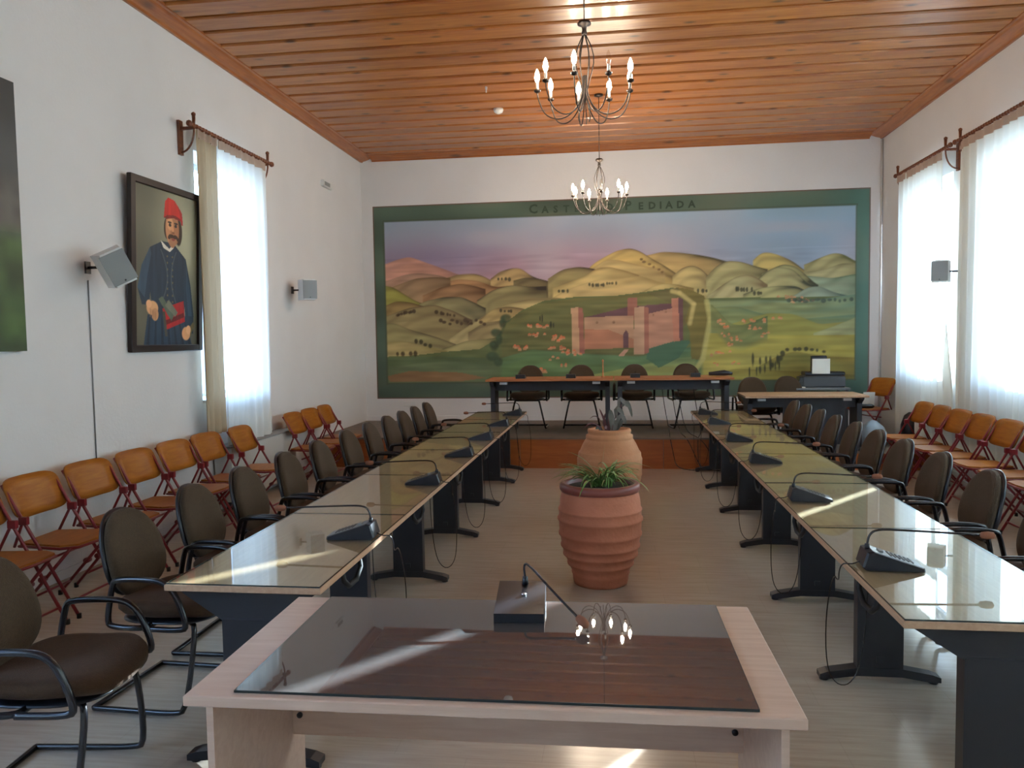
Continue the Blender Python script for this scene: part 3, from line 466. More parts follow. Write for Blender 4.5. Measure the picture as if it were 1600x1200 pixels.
# ================================================================== PICTURES ON THE LEFT WALL
pc = thing('portrait_painting', 'framed portrait of a moustached man in a red cap and blue coat', 'painting', (XL, 6.5, 1.607))
pc.rotation_euler = (0, math.radians(2.2), 0)
fw, fh, t_ = 1.10, 1.45, .06
fr = MB(); h2 = fw/2
fr.box(.005, .045, -h2, -h2+t_, 0, fh, bev=.006); fr.box(.005, .045, h2-t_, h2, 0, fh, bev=.006); fr.box(.005, .043, -h2+t_-.01, h2-t_+.01, 0, t_, bev=.006); fr.box(.005, .043, -h2+t_-.01, h2-t_+.01, fh-t_, fh, bev=.006)
fr.build('picture_frame', M['frame'], pc)
nu, nv = 200, 270
U = np.linspace(0, 1, nu)[None, :].repeat(nv, 0); V = np.linspace(1, 0, nv)[:, None].repeat(nu, 1)
mx0s, mx1s, mz0s, mz1s = mx0, mx1, mz0, mz1
X, Z = U, V   # painter works in 0..1 with v downwards
mx0, mx1, mz0, mz1 = 0, 1, 0, 1
n1 = noise2(.2, .2, 11); n2 = noise2(.05, .05, 12); n3 = noise2(.35, .3, 13); n4 = noise2(.03, .2, 14)
K = 1.5
def pc_(c): return np.array(s2l(c))*K
lit = np.exp(-((U-.75)/.35)**2-((V-.3)/.4)**2)[..., None]
col = pc_((86, 84, 70))*(1-lit)+pc_((150, 148, 124))*lit; col = col*(.85+.3*n1[..., None])
def P_(pts, c, k=.2): over(inside(pts), pc_(c)*(1-k+2*k*n4[..., None]))
def E_(u, v, ru, rv, c, a=1, soft=.25): e = ((U-u)/ru)**2+((V-v)/rv)**2; over(np.clip((1.12-e)/soft, 0, 1), pc_(c), a)
# skirt, coat, arms
P_([(.20, .80), (.78, .80), (.90, 1.0), (.14, 1.0)], (30, 52, 70))
for i in range(7):
    P_([(.22+i*.09, .82), (.24+i*.09, .82), (.22+i*.11, 1.0), (.18+i*.11, 1.0)], (18, 32, 48))
P_([(.42, .33), (.60, .33), (.80, .42), (.88, .60), (.93, .80), (.92, .92), (.80, .92), (.78, .74), (.74, .82), (.28, .82), (.24, .66), (.22, .74), (.12, .74), (.06, .64), (.12, .50), (.24, .38)], (28, 46, 62))
P_([(.06, .64), (.12, .50), (.24, .38), (.26, .42), (.20, .56), (.16, .70)], (44, 66, 84))
P_([(.80, .44), (.86, .60), (.90, .80), (.84, .80), (.80, .62)], (40, 62, 80))
for i in range(9): E_(.50, .42+i*.042, .012, .007, (90, 84, 60))
for i in range(9): E_(.58, .42+i*.042, .012, .007, (90, 84, 60))
over(np.clip(1.5-abs(U-.38-.12*np.sin((V-.36)*8))/.008, 0, 1)*(V > .38)*(V < .72), pc_((70, 82, 88)), .7)
over(np.clip(1.5-abs(U-.66+.10*np.sin((V-.36)*8))/.008, 0, 1)*(V > .38)*(V < .72), pc_((70, 82, 88)), .7)
P_([(.40, .325), (.53, .37), (.62, .325), (.60, .36), (.54, .39), (.44, .37)], (200, 196, 186), .05)
# sash, weapons
P_([(.42, .76), (.76, .70), (.78, .84), (.46, .90)], (150, 22, 24)); P_([(.44, .84), (.76, .78), (.77, .81), (.45, .87)], (90, 14, 18))
P_([(.36, .70), (.42, .68), (.60, .80), (.56, .84)], (74, 86, 72)); P_([(.46, .74), (.52, .70), (.66, .78), (.62, .81)], (96, 100, 84))
P_([(.42, .78), (.46, .78), (.50, .94), (.46, .94)], (66, 62, 50)); P_([(.82, .90), (.92, .84), (.94, .87), (.86, .95)], (96, 84, 50))
# hands
E_(.27, .76, .085, .045, (190, 142, 100)); E_(.31, .80, .05, .04, (170, 122, 84)); E_(.22, .735, .04, .025, (200, 152, 110))
E_(.80, .92, .07, .045, (184, 132, 88)); E_(.84, .895, .04, .03, (196, 146, 102))
for i in range(4): E_(.24+i*.025, .79+i*.006, .008, .03, (130, 88, 60), .6)
# head, hair, face
E_(.68, .25, .06, .09, (44, 30, 22)); E_(.50, .24, .05, .07, (48, 32, 24))
E_(.58, .235, .105, .115, (172, 120, 84)); E_(.62, .25, .07, .09, (146, 96, 64), .8); E_(.55, .21, .05, .04, (196, 146, 106), .7)
E_(.58, .32, .05, .04, (150, 104, 74))
E_(.545, .215, .022, .010, (40, 26, 20)); E_(.635, .215, .022, .010, (40, 26, 20)); E_(.54, .198, .032, .007, (50, 30, 20)); E_(.64, .198, .032, .007, (50, 30, 20))
E_(.59, .245, .016, .028, (188, 132, 94)); E_(.595, .262, .022, .009, (120, 74, 50))
E_(.565, .285, .045, .013, (52, 32, 22)); E_(.625, .287, .045, .013, (52, 32, 22)); E_(.53, .296, .02, .012, (52, 32, 22)); E_(.67, .30, .02, .012, (52, 32, 22)); E_(.595, .305, .028, .008, (130, 60, 46))
# red cap and tassel
P_([(.45, .175), (.47, .07), (.52, .04), (.62, .05), (.72, .105), (.725, .165), (.62, .155), (.52, .165)], (172, 30, 24)); P_([(.45, .175), (.50, .155), (.62, .145), (.725, .16), (.72, .175), (.60, .165), (.50, .18)], (110, 16, 16))
P_([(.66, .07), (.74, .12), (.755, .20), (.73, .20), (.70, .13)], (150, 30, 30))
P3 = np.stack([np.full_like(U, .022), (U-.5)*(fw-2*t_+.02), (1-V)*(fh-2*t_+.02)+t_-.01], -1)
o = bpy.data.objects.new('canvas', grid_mesh('canvas', P3, np.clip(col, .002, .9), M['canvas'])); C.objects.link(o); o.parent = pc
MB().box(.006, .02, -h2+.02, h2-.02, .02, fh-.02).build('backing_board', M['frame'], pc)

# big dark landscape, only its right end is in the picture
bp_ = thing('landscape_painting', 'large dark painting with green lower half at the left edge', 'painting', (XL+.01, 3.6, 1.64))
nu, nv = 160, 120; U = np.linspace(0, 1, nu)[None, :].repeat(nv, 0); V = np.linspace(1, 0, nv)[:, None].repeat(nu, 1); X, Z = U, V
n1 = noise2(.08, .12, 21); n2 = noise2(.03, .04, 22)
col = np.ones((nv, nu, 3))*pc_((52, 56, 58)); col *= (.7+.6*n1[..., None])
over((V > .33)*np.clip((V-.33)/.1, 0, 1)*(V < .56), pc_((70, 68, 64))*(.7+.6*n2[..., None])); over(np.clip((V-.52)/.08, 0, 1), pc_((52, 74, 36))*(.5+1.0*n1[..., None])*(.8+.4*n2[..., None])); over(np.clip((V-.92)/.06, 0, 1), pc_((44, 60, 34)))
P3 = np.stack([np.full_like(U, .031), (U-.5)*2.4, (1-V)*1.76], -1)
o = bpy.data.objects.new('canvas', grid_mesh('canvas', P3, np.clip(col, .002, .9), M['canvas'])); C.objects.link(o); o.parent = bp_
MB().box(0, .03, -1.2, 1.2, 0, 1.76).build('stretcher', M['frame'], bp_)
mx0, mx1, mz0, mz1 = mx0s, mx1s, mz0s, mz1s

# ================================================================== CURTAINS AND RODS
def curtain(name, y0, y1, z0, z1, x, label, m, amp=.028, wl=.11, group=None, seed=0, hdr=True, side=1, flare=0):
    t = thing(name, label, 'curtain', (x, (y0+y1)/2, z0), 0, group)
    r = random.Random(seed); n_ = int((y1-y0)/.012); rows = 14; vs = []; ph = r.random()*6
    base = []; p = ph
    for i in range(n_+1):
        p += .012/wl*2*PI*(.7+.6*abs(math.sin(i*.021+ph))); base.append(p)
    for j in range(rows+1):
        h = j/rows
        for i in range(n_+1):
            y = y0+(y1-y0)*i/n_; a = amp*(1.05-.35*h)
            s_ = (y-(y0+y1)/2)*(1+.015*math.sin(h*5+seed)*(1-h)); s_ -= flare*min(1, max(0, (.62-h)/.42))*(1-i/n_)**2
            vs.append((a*math.sin(base[i]+.5*math.sin(h*3+i*.05))+.3*a*math.sin(base[i]*.37+h*2), s_, (z1-z0)*h))
    fs = [(j*(n_+1)+i, j*(n_+1)+i+1, (j+1)*(n_+1)+i+1, (j+1)*(n_+1)+i) for j in range(rows) for i in range(n_)]
    MB().add(vs, fs, True).build('curtain_panel', m, t)
    if hdr:
        vs = []; H = z1-z0
        for z_ in (H-.075, H+.012):
            for i in range(n_+1):
                y = y0+(y1-y0)*i/n_; vs.append((amp*.7*math.sin(base[i])-side*.012, y-(y0+y1)/2, z_))
        MB().add(vs, [(i, i+1, n_+2+i, n_+1+i) for i in range(n_)], True).build('header_tape', M['header'], t)
    return t
def rod(y0, y1, z_, x, side, label, brk, plates):
    """side: +1 right wall, -1 left wall"""
    t = thing('curtain_rod', label, 'curtain rod', (x, (y0+y1)/2, z_), 0)
    c = (y0+y1)/2; n_ = int((y1-y0)/.0125); pts = [(0, y0-c+(y1-y0)*i/n_, 0) for i in range(n_+1)]
    MB().tube(pts, [.017+.006*math.sin(i*.0125/.055*2*PI) for i in range(n_+1)], 8).build('pole', M['rod'], t)
    for e in (y0-c, y1-c):
        MB().lathe([(0.003, -.03), (.022, -.02), (.028, 0), (.022, .02), (.003, .03)], 12, (0, e, 0)).build('finial', M['rod'], t)
    wl_ = (XR if side > 0 else XL)-x
    for b_ in brk:
        m_ = MB(); bb = b_-c; s_ = side
        m_.box(min(wl_, wl_-s_*.025), max(wl_, wl_-s_*.025), bb-.03, bb+.03, -.26, .05)
        m_.box(min(0, wl_), max(0, wl_), bb-.014, bb+.014, -.035, -.008)
        m_.tube([(wl_-s_*.02+(-s_)*.13*math.sin(a)*1.0, bb, -.235+.21*(1-math.cos(a))) for a in [k*PI/2/8 for k in range(9)]], .009, 6)
        m_.tube([(0, bb, -.03), (0, bb, .085)], [.012, .017], 8); m_.lathe([(.004, .0), (.02, .012), (.02, .03), (.004, .042)], 10, (0, bb, .08))
        m_.build('bracket', M['rod'], t)
    return t
rod(6.78, 8.50, 3.655, XL+.15, -1, 'carved wooden rod with bracket over the left window', [6.86, 8.40], 1)
curtain('drape', 6.93, 7.28, .80, 3.64, XL+.125, 'narrow opaque cream drape at the near side of the left window', M['drape'], .024, .09, seed=2, side=-1)
curtain('sheer_curtain', 7.30, 8.37, .60, 3.63, XL+.13, 'white sheer curtain glowing over the left window', M['sheerl'], .022, .15, seed=3, side=-1)
rod(9.42, 11.14, 3.735, XR-.15, 1, 'twisted wooden rod over the right window nearest the mural', [9.55, 11.06], 1)
rod(5.4, 9.30, 3.735, XR-.15, 1, 'twisted wooden rod over the right curtain at the picture edge', [9.17, 7.62], 1)
curtain('sheer_curtain', 9.6, 11.10, .22, 3.70, XR-.14, 'cream sheer curtain on the right wall nearest the mural', M['sheer'], .024, .16, seed=5, flare=.38)
curtain('sheer_curtain', 7.68, 9.17, .30, 3.70, XR-.14, 'cream sheer curtain on the right wall at the picture edge', M['sheer'], .024, .16, seed=6)
for i, (a, b_) in enumerate([(4.95, 7.575), (2.65, 4.93), (.5, 2.63), (-1.8, .3)]):
    curtain('sheer_curtain', a, b_, .30, 3.70, XR-.15, 'right wall sheer curtain outside the picture, number %s from the mural' % ORD[i+3], M['sheer'], .03, .16, seed=7+i)

# ================================================================== TABLES
def t_leg(parent, y, m=M['steel'], ztop=.712, hw=.105, gw=.27, foot=True):
    mb = MB(); mb.box(-hw, hw, y-.03, y+.03, .05, .60, bev=.008)
    mb.prism([(-hw, .585), (hw, .585), (gw, ztop-.02), (gw, ztop), (-gw, ztop), (-gw, ztop-.02)], y-.025, y+.025)
    lg = mb.build('leg', m, parent)
    MB().box(-.018, .018, y-.034, y-.028, .10, .13).build('cable_cap', M['black'], lg)
    if foot:
        f = MB()
        f.prism([(-.275, .012), (-.275, .035), (-.24, .048), (-.10, .072), (.10, .072), (.24, .048), (.275, .035), (.275, .012), (.235, .012), (.10, .032), (-.10, .032), (-.235, .012)], y-.032, y+.032)
        f.lathe([(.022, 0), (.022, .014)], 10, (-.25, y, 0)); f.lathe([(.022, 0), (.022, .014)], 10, (.25, y, 0))
        f.build('foot', m, lg)
    return lg
def sheet(parent, x0, x1, y0, y1, z0, m, th=.006, name='glass_top'):
    g = MB().box(x0, x1, y0, y1, z0, z0+th).build(name, m, parent)
    return g
def edge_strip(parent, x0, x1, y0, y1, z0, th=.005):
    e = MB(); w_ = .0015
    e.box(x0-w_, x1+w_, y0-w_, y0, z0, z0+th); e.box(x0-w_, x0, y0, y1, z0, z0+th); e.box(x1, x1+w_, y0, y1, z0, z0+th)
    e.build('glass_edge', M['edge'], parent)
def row(x0, x1, legs, yf, yend, side):
    cx = (x0+x1)/2; hw = (x1-x0)/2; n_ = len(legs)
    for i in range(n_-1):
        a = yf if i == 0 else legs[i]; b_ = yend if i == n_-2 else legs[i+1]
        cyy = (a+b_)/2
        lab = {0: 'long glass-topped meeting table nearest the camera in the %s row' % side, n_-2: 'far end table of the %s row, against the stage' % side}.get(i, '%s glass-topped table from the camera in the %s row' % (ORD[i+1], side))
        t = thing('meeting_table', lab, 'table', (cx, cyy, 0), 0, 'glass-topped tables of the %s row' % side)
        MB().box(-hw, hw, a-cyy+.0015, b_-cyy-.0015, .712, .737, bev=.0025).build('tabletop', M['top'], t)
        sheet(t, -hw+.006, hw-.006, a-cyy+.008, b_-cyy-.004, .7375, M['glass'])
        edge_strip(t, -hw+.006, hw-.006, a-cyy+.008, b_-cyy-.004, .7375)
        MB().box(-.03, .03, a-cyy+.12, b_-cyy-.12, .67, .712).build('beam', M['steel'], t)
        s_ = 1 if side == 'left' else -1
        h = MB(); yy = (legs[i]+legs[i+1])/2-.25-cyy
        h.tube([(s_*(hw-.06), yy, .70), (s_*(hw-.05), yy, .64), (s_*(hw-.05), yy+.06, .60), (s_*(hw-.05), yy+.16, .60), (s_*(hw-.05), yy+.22, .64), (s_*(hw-.06), yy+.22, .712)], .012, 8)
        h.build('cable_holder', M['rubber'], t)
        if i == 0: t_leg(t, legs[0]-cyy)
        t_leg(t, legs[i+1]-cyy-(.0 if i < n_-2 else .0))
LL = [2.88, 4.04, 5.25, 6.47, 7.71, 8.93, 9.80]; RL = [2.74, 3.89, 5.06, 6.30, 7.53, 8.72, 9.80]
row(-1.749, -1.115, LL, 2.808, 9.90, 'left'); row(.922, 1.562, RL, 2.641, 9.90, 'right')

# front table
ft = thing('front_table', 'pale wooden table with bronze glass sheet, right in front of the camera', 'table', (-1.1435, 1.9009, 0), .016)
MB().box(0, 1.6, 0, .8, .712, .742, bev=.003).build('tabletop', M['front'], ft)
g0 = (.131, 1.49, .028, .788); sheet(ft, g0[0], g0[1], g0[2], g0[3], .7425, M['bronze'], .007); edge_strip(ft, *g0, .7425, .007)
for x0, x1 in ((.028, .048), (1.552, 1.572)): MB().box(x0, x1, .065, .70, 0, .712, bev=.002).build('side_panel', M['front'], ft)
ap = MB().box(.048, 1.552, .60, .618, .33, .712).build('apron', M['front'], ft)
for x_ in (.075, 1.525):
    MB().tube([(x_, .5995, .40), (x_, .592, .40)], .010, 12).build('bolt', M['black'], ap)

# head table on the stage
def head_table(xa, xb, y, z_, label, top, name='head_table', grp=None, h=.74, panel=True):
    t = thing(name, label, 'table', ((xa+xb)/2, y, z_), 0, grp); w2 = (xb-xa)/2
    MB().box(-w2, w2, 0, .70, h-.028, h, bev=.003).build('tabletop', top, t)
    MB().box(-w2+.08, w2-.08, .20, .225, h-.16, h-.03).build('apron', M['panel'], t)
    for s_ in (-1, 1):
        m_ = MB(); x_ = s_*(w2-.075)
        m_.box(x_-.03, x_+.03, .14, .46, .045, h-.10, bev=.006); m_.prism([(.14, h-.11), (.46, h-.11), (.66, h-.05), (.66, h-.028), (.04, h-.028), (.04, h-.05)], x_-.028, x_+.028, 'x')
        lg = m_.build('leg', M['panel'], t)
        MB().box(x_-.032, x_+.032, .03, .67, .0, .045, bev=.01).build('foot', M['steel'], lg)
    for x_ in (-w2+.22, w2-.22):
        MB().box(x_-.05, x_+.05, .13, .198, h-.075, h-.045).build('gap_light_block', M['metal'], t)  # silver blocks stand in for light seen through gaps under the tabletop
    return t
head_table(-1.69, -.025, 10.17, SZ, 'left of the two orange-topped head tables on the stage', M['hd'], grp='head tables')
head_table(-.015, 1.49, 10.17, SZ, 'right of the two orange-topped head tables on the stage', M['hd'], grp='head tables')
dk = head_table(1.62, 3.10, 10.13, .2, 'lower side desk with dark panel at the right of the stage', M['top'], 'side_desk', h=.70)
MB().box(-.24, .52, .24, .258, .06, .54).build('modesty_panel', M['panel'], dk)
gt = thing('grey_side_table', 'small grey table carrying the printer by the mural', 'table', (2.86, 11.35, .2))
MB().box(-.36, .36, -.02, .5, .685, .715, bev=.004).build('tabletop', M['greytop'], gt)
for a in (-.32, .32):
    for b_ in (.03, .45): MB().box(a-.018, a+.018, b_-.018, b_+.018, 0, .685).build('leg', M['darkgrey'], gt)

# ================================================================== ARMCHAIR (faces +x)
def cushion(w_, h_, t_, n=2.6, seg=40, fn=None, plane='xy', top=1.):
    """superellipse pad, thickness t_, in local a-b plane"""
    prof = [(.0, -.5), (.80, -.5), (.93, -.42), (1., -.15), (1., .12), (.95, .36), (.82, .48), (.5, .56), (0.02, .60)]
    vs = []; fs = []
    for k, (s_, q) in enumerate(prof):
        s_ = max(s_, .02)
        for i in range(seg):
            a = 2*PI*i/seg; ca, sa = math.cos(a), math.sin(a)
            x = abs(ca)**(2/n)*(1 if ca > 0 else -1)*s_*w_/2; y = abs(sa)**(2/n)*(1 if sa > 0 else -1)*s_*h_/2
            v = Vector((x, y, q*t_)); vs.append(fn(v) if fn else v)
    m_ = len(prof)
    fs = [(i*seg+k, i*seg+(k+1) % seg, (i+1)*seg+(k+1) % seg, (i+1)*seg+k) for i in range(m_-1) for k in range(seg)]
    fs += [tuple(range(seg))[::-1], tuple((m_-1)*seg+k for k in range(seg))]
    return MB().add(vs, fs, True)
def make_armchair(label, group):
    t = thing('armchair', label, 'chair', (0, 0, 0), 0, group)
    def sf(v):
        x, y, z_ = v; z_ += .455+.012*(x/.25)-.03*max(0, (x-.12)/.13)**2+.02*(y/.25)**2+.02*max(0, -(x)/.25)
        return Vector((x, y, z_))
    s_ = cushion(.50, .50, .075, 3.2, fn=sf).build('seat', M['seatf'], t)
    cushion(.46, .46, .02, 3.2, fn=lambda v: Vector((v.x, v.y, v.z+.412+.01*v.x))).build('seat_pan', M['black'], s_)
    def bf(v):
        # v.x -> height, v.y -> width, v.z -> forward
        hh = v.x+.2; wv = v.y*(1.0-.12*((v.x+.0)/.2)-.05*(v.x/.2)**2); f_ = v.z+.03*(wv/.2)**2
        return Vector((-.225-.13*(hh/.4)*.7+f_*.98, wv, .48+hh-.01*f_))
    b_ = cushion(.40, .385, .055, 2.5, fn=bf).build('backrest', M['fabric'], t)
    cushion(.405, .392, .034, 2.5, fn=lambda v: bf(Vector((v.x, v.y, -v.z-.034)))).build('back_shell', M['black'], b_)
    MB().tube(smooth([(-.05, 0, .405), (-.24, 0, .40), (-.30, 0, .44), (-.30, 0, .60)]), .016, 8).build('back_bracket', M['tube'], t)
    for s_ in (-1, 1):
        MB().tube(smooth([(.13, s_*.16, .405), (.17, s_*.175, .385), (.155, s_*.25, .03), (.10, s_*.255, .014), (-.10, s_*.255, .014), (-.31, s_*.255, .014)], 2), .0125, 8).build('leg', M['tube'], t)
    MB().tube([(.13, -.16, .405), (.13, .16, .405)], .0125, 8).build('front_crossbar', M['tube'], t)
    MB().tube([(-.31, -.255, .014), (-.31, .255, .014)], .0125, 8).build('rear_crossbar', M['tube'], t)
    for s_ in (-1, 1):
        y = s_*.275
        MB().tube(smooth([(-.02, s_*.20, .405), (-.02, y, .405), (-.18, y, .405), (-.205, y, .43), (-.17, y, .60), (-.15, y, .625), (.02, y, .63), (.10, y, .615), (.15, y, .55), (.19, y, .43), (.17, y, .405), (-.02, y, .405)], 2), .0135, 8).build('armrest', M['tube'], t)
    return t
proto = make_armchair('', 'brown armchairs at the left table row'); index_tree()
LY = [2.66, 3.47, 4.12, 4.72, 5.38, 6.02, 6.70, 7.34, 7.95, 8.54, 9.12, 9.70]
RY = [3.36, 4.09, 4.76, 5.46, 6.11, 6.71, 7.32, 7.95, 8.54, 9.12, 9.70]
rj = random.Random(5)
for i, y in enumerate(LY):
    lab = 'brown fabric armchair, %s from the camera along the left tables' % ORD[i+1]
    if i == 0: lab = 'nearest brown armchair at the lower left, seat fully in view'
    rz = [.10, -.05][i] if i < 2 else rj.uniform(-.05, .05)
    if i == 0: proto.location = (-2.06, y, 0); proto.rotation_euler = (0, 0, rz); proto['label'] = lab
    else: dup(proto, (-2.06, y, 0), rz, lab, 'brown armchairs at the left table row')
for i, y in enumerate(RY):
    lab = 'brown fabric armchair, %s from the camera along the right tables' % ORD[i+1]
    dup(proto, (1.81, y, 0), PI+rj.uniform(-.05, .05), lab, 'brown armchairs at the right table row')
for i, (x_, lab) in enumerate([(-1.22, 'leftmost armchair behind the head table'), (-.47, 'second armchair from the left behind the head table'), (.26, 'armchair behind the head table, right of its middle leg'), (1.03, 'rightmost armchair behind the head table')]):
    dup(proto, (x_, 11.02, SZ), -PI/2+[.0, .05, -.04, .12][i], lab, 'armchairs behind the head tables')
for i, (x_, lab) in enumerate([(1.88, 'left armchair behind the low side desk'), (2.42, 'right armchair behind the low side desk')]):
    dup(proto, (x_, 10.93+.16*i, .2), -PI/2+.1*i, lab, 'armchairs behind the side desk')

# ================================================================== FOLDING CHAIR (faces +x)
def make_fold(label, group):
    t = thing('folding_chair', label, 'chair', (0, 0, 0), 0, group)
    def bf(v):
        hh = v.x; return Vector((-.205-.56*hh*.72-.035*(1-(v.y/.24)**2)+v.z, v.y, .725+hh))
    seg = 28; vs = []
    for q in (-.006, .006):
        for s_ in (1, .6, .2):
            for i in range(seg):
                a = 2*PI*i/seg; ca, sa = math.cos(a), math.sin(a); n_ = 5
                x = abs(ca)**(2/n_)*(1 if ca > 0 else -1)*.125*s_; y = abs(sa)**(2/n_)*(1 if sa > 0 else -1)*.24*s_
                vs.append(bf(Vector((x, y, q))))
    fs = []
    for o_ in (0, 3*seg):
        for j in range(2):
            fs += [(o_+j*seg+k, o_+j*seg+(k+1) % seg, o_+(j+1)*seg+(k+1) % seg, o_+(j+1)*seg+k) for k in range(seg)]
        fs.append(tuple(o_+2*seg+k for k in range(seg)))
    fs += [(k, (k+1) % seg, 3*seg+(k+1) % seg, 3*seg+k) for k in range(seg)]
    MB().add(vs, fs, True).build('backrest', M['ply'], t)
    sv = []; sg = [(-.20, .17), (-.20, -.17), (.10, -.215), (.19, -.17), (.205, 0), (.19, .17), (.10, .215)]
    MB().prism([(a, b_) for a, b_ in sg], .436, .449, 'z').build('seat', M['ply'], t)
    MB().tube([(a*1.02, b_*1.03, .428) for a, b_ in sg], .009, 6, closed=True).build('seat_frame', M['red'], t)
    for s_ in (-1, 1):
        y = s_*.222
        MB().tube([(-.262, y, .82), (-.205, y, .73), (.205, y, .02)], .0105, 6).build('leg', M['red'], t).__setitem__('label', 'long red tube from backrest to front foot')
        MB().tube([(.16, s_*.195, .43), (-.215, s_*.195, .02)], .0105, 6).build('leg', M['red'], t)
        MB().tube([(-.125, y, .615), (-.215, s_*.20, .43)], .009, 6).build('brace', M['red'], t)
        MB().box(-.152, -.098, y-.013, y+.013, .575, .625, bev=.004).build('pivot', M['red'], t)
        MB().tube([(-.025, s_*.19, .235), (-.025, s_*.235, .235)], .018, 10).build('hub', M['red'], t)
        for x_, yy in ((.21, y), (-.22, s_*.195)): MB().lathe([(.014, 0), (.014, .03)], 8, (x_, yy, 0)).build('rubber_foot', M['rubber'], t)
    MB().tube([(.16, -.222, .10), (.16, .222, .10)], .008, 6).build('front_crossbar', M['red'], t)
    MB().tube([(-.14, -.195, .10), (-.14, .195, .10)], .008, 6).build('rear_crossbar', M['red'], t)
    MB().tube([(-.06, -.195, .33), (-.06, .195, .33)], .008, 6).build('middle_crossbar', M['red'], t)
    return t
fp = make_fold('', 'folding chairs along the left wall'); index_tree()
FL = [4.03, 4.57, 5.11, 5.67, 6.21, 6.74, 7.32]; FL2 = [8.72, 9.23, 9.74]
first = True
for i, y in enumerate(FL):
    lab = 'orange folding chair on the left wall, %s from the camera' % ORD[i+1]
    if i == 0: lab = 'orange folding chair on the left wall at the very picture edge'
    if i == 6: lab = 'orange folding chair in front of the radiator and curtain'
    rz = rj.uniform(-.03, .03)
    if first: fp.location = (-3.49 if y != 7.32 else -3.44, y, 0); fp.rotation_euler = (0, 0, rz); fp['label'] = lab; first = False
    else: dup(fp, (-3.49 if y != 7.32 else -3.44, y, 0), rz, lab, 'folding chairs along the left wall')
for i, y in enumerate(FL2):
    dup(fp, (-3.49 if y != 7.32 else -3.44, y, 0), rj.uniform(-.03, .03), ['nearest', 'middle', 'farthest'][i]+' of three folding chairs beyond the left window', 'folding chairs beyond the left window')
FR = [9.72, 9.25, 8.75, 8.25, 7.72, 7.18, 6.64, 6.10]
for i, y in enumerate(FR):
    dup(fp, (3.35, y, 0), PI+rj.uniform(-.03, .03), 'orange folding chair under the right curtains, %s from the stage' % ORD[i+1], 'folding chairs along the right wall')
dup(fp, (3.42, 11.25, .2), PI+.35, 'lone folding chair in the far right corner holding a paper', 'folding chair in the corner')

# ================================================================== MICROPHONES (base points along -y of local: low lip at -x)
def make_mic(label, group, mir=1):
    t = thing('microphone', label, 'microphone', (0, 0, 0), 0, group)
    pr = [(-.115, 0), (.105, 0), (.115, .012), (.098, .070), (.075, .074), (-.112, .014)]
    w2 = .062; vs = []
    for y, k in ((-w2, .94), (-w2+.008, 1), (w2-.008, 1), (w2, .94)):
        for x, z_ in pr: vs.append((x*k, y, z_*k if z_ else 0))
    n_ = len(pr); fs = [tuple(range(n_)), tuple(3*n_+i for i in range(n_))[::-1]]
    for j in range(3): fs += [(j*n_+i, j*n_+(i+1) % n_, (j+1)*n_+(i+1) % n_, (j+1)*n_+i) for i in range(n_)]
    b_ = MB().add(vs, fs).build('base', M['black'], t)
    sp_ = MB()
    for i in range(6):
        x = -.075+i*.016; z_ = .014+(x+.112)*.321; sp_.box(x-.003, x+.003, -.035, .035, z_+.0005, z_+.003)
    sp_.build('speaker_slot', M['darkgrey'], b_)
    z_ = .014+(.04+.112)*.321
    MB().box(.03, .045, -.02, .02, z_-.003, z_+.006).build('talk_button', M['grey'], b_)
    MB().lathe([(.011, 0), (.009, .022)], 10, (.086, 0, .070)).build('socket', M['black'], t)
    MB().tube(smooth([(.086, 0, .085), (.080, 0, .125), (.055, 0, .148), (-.02, 0, .150), (-.33, 0, .138)], 2), .0045, 6).build('gooseneck', M['tube'], t)
    MB().lathe([(.003, -.028), (.013, -.022), (.016, 0), (.013, .02), (.004, .028)], 10).build('foam_tip', M['foam'], t, (-.352, 0, .137)).rotation_euler = (0, PI/2, 0)
    c_ = smooth([(.112, 0, .02), (.14, .005, .004), (.172, .02, .004), (.182, .04, -.03), (.17, .10, -.10), (.15, .30, -.12), (.155, .42, -.35), (.145, .45, -.60), (.10, .46, -.69), (.04, .46, -.69), (-.01, .47, -.60), (-.04, .49, -.35), (-.05, .52, -.06)], 2)
    MB().tube([(p_[0], p_[1]*mir, p_[2]) for p_ in c_], .0028, 5).build('cable', M['tube'], t)
    return t
mp_ = make_mic('', 'microphones on the left tables'); mq_ = make_mic('', 'microphones on the right tables', -1); index_tree()
ML = [3.56, 4.93, 6.12, 7.14, 8.25, 9.40]; MR = [3.24, 4.54, 5.86, 7.07, 8.40, 9.42]
for i, y in enumerate(ML):
    lab = 'black gooseneck microphone, %s from the camera on the left tables' % ORD[i+1]
    if i == 0: mp_.location = (-1.24, y, .7437); mp_.rotation_euler = (0, 0, .05); mp_['label'] = lab
    else: dup(mp_, (-1.235, y, .7437), rj.uniform(-.08, .08), lab, 'microphones on the left tables')
for i, y in enumerate(MR):
    lab = 'black gooseneck microphone, %s from the camera on the right tables' % ORD[i+1]
    if i == 0: mq_.location = (1.075, y, .7437); mq_.rotation_euler = (0, 0, PI-.05); mq_['label'] = lab
    else: dup(mq_, (1.075, y, .7437), PI+rj.uniform(-.08, .05), lab, 'microphones on the right tables')
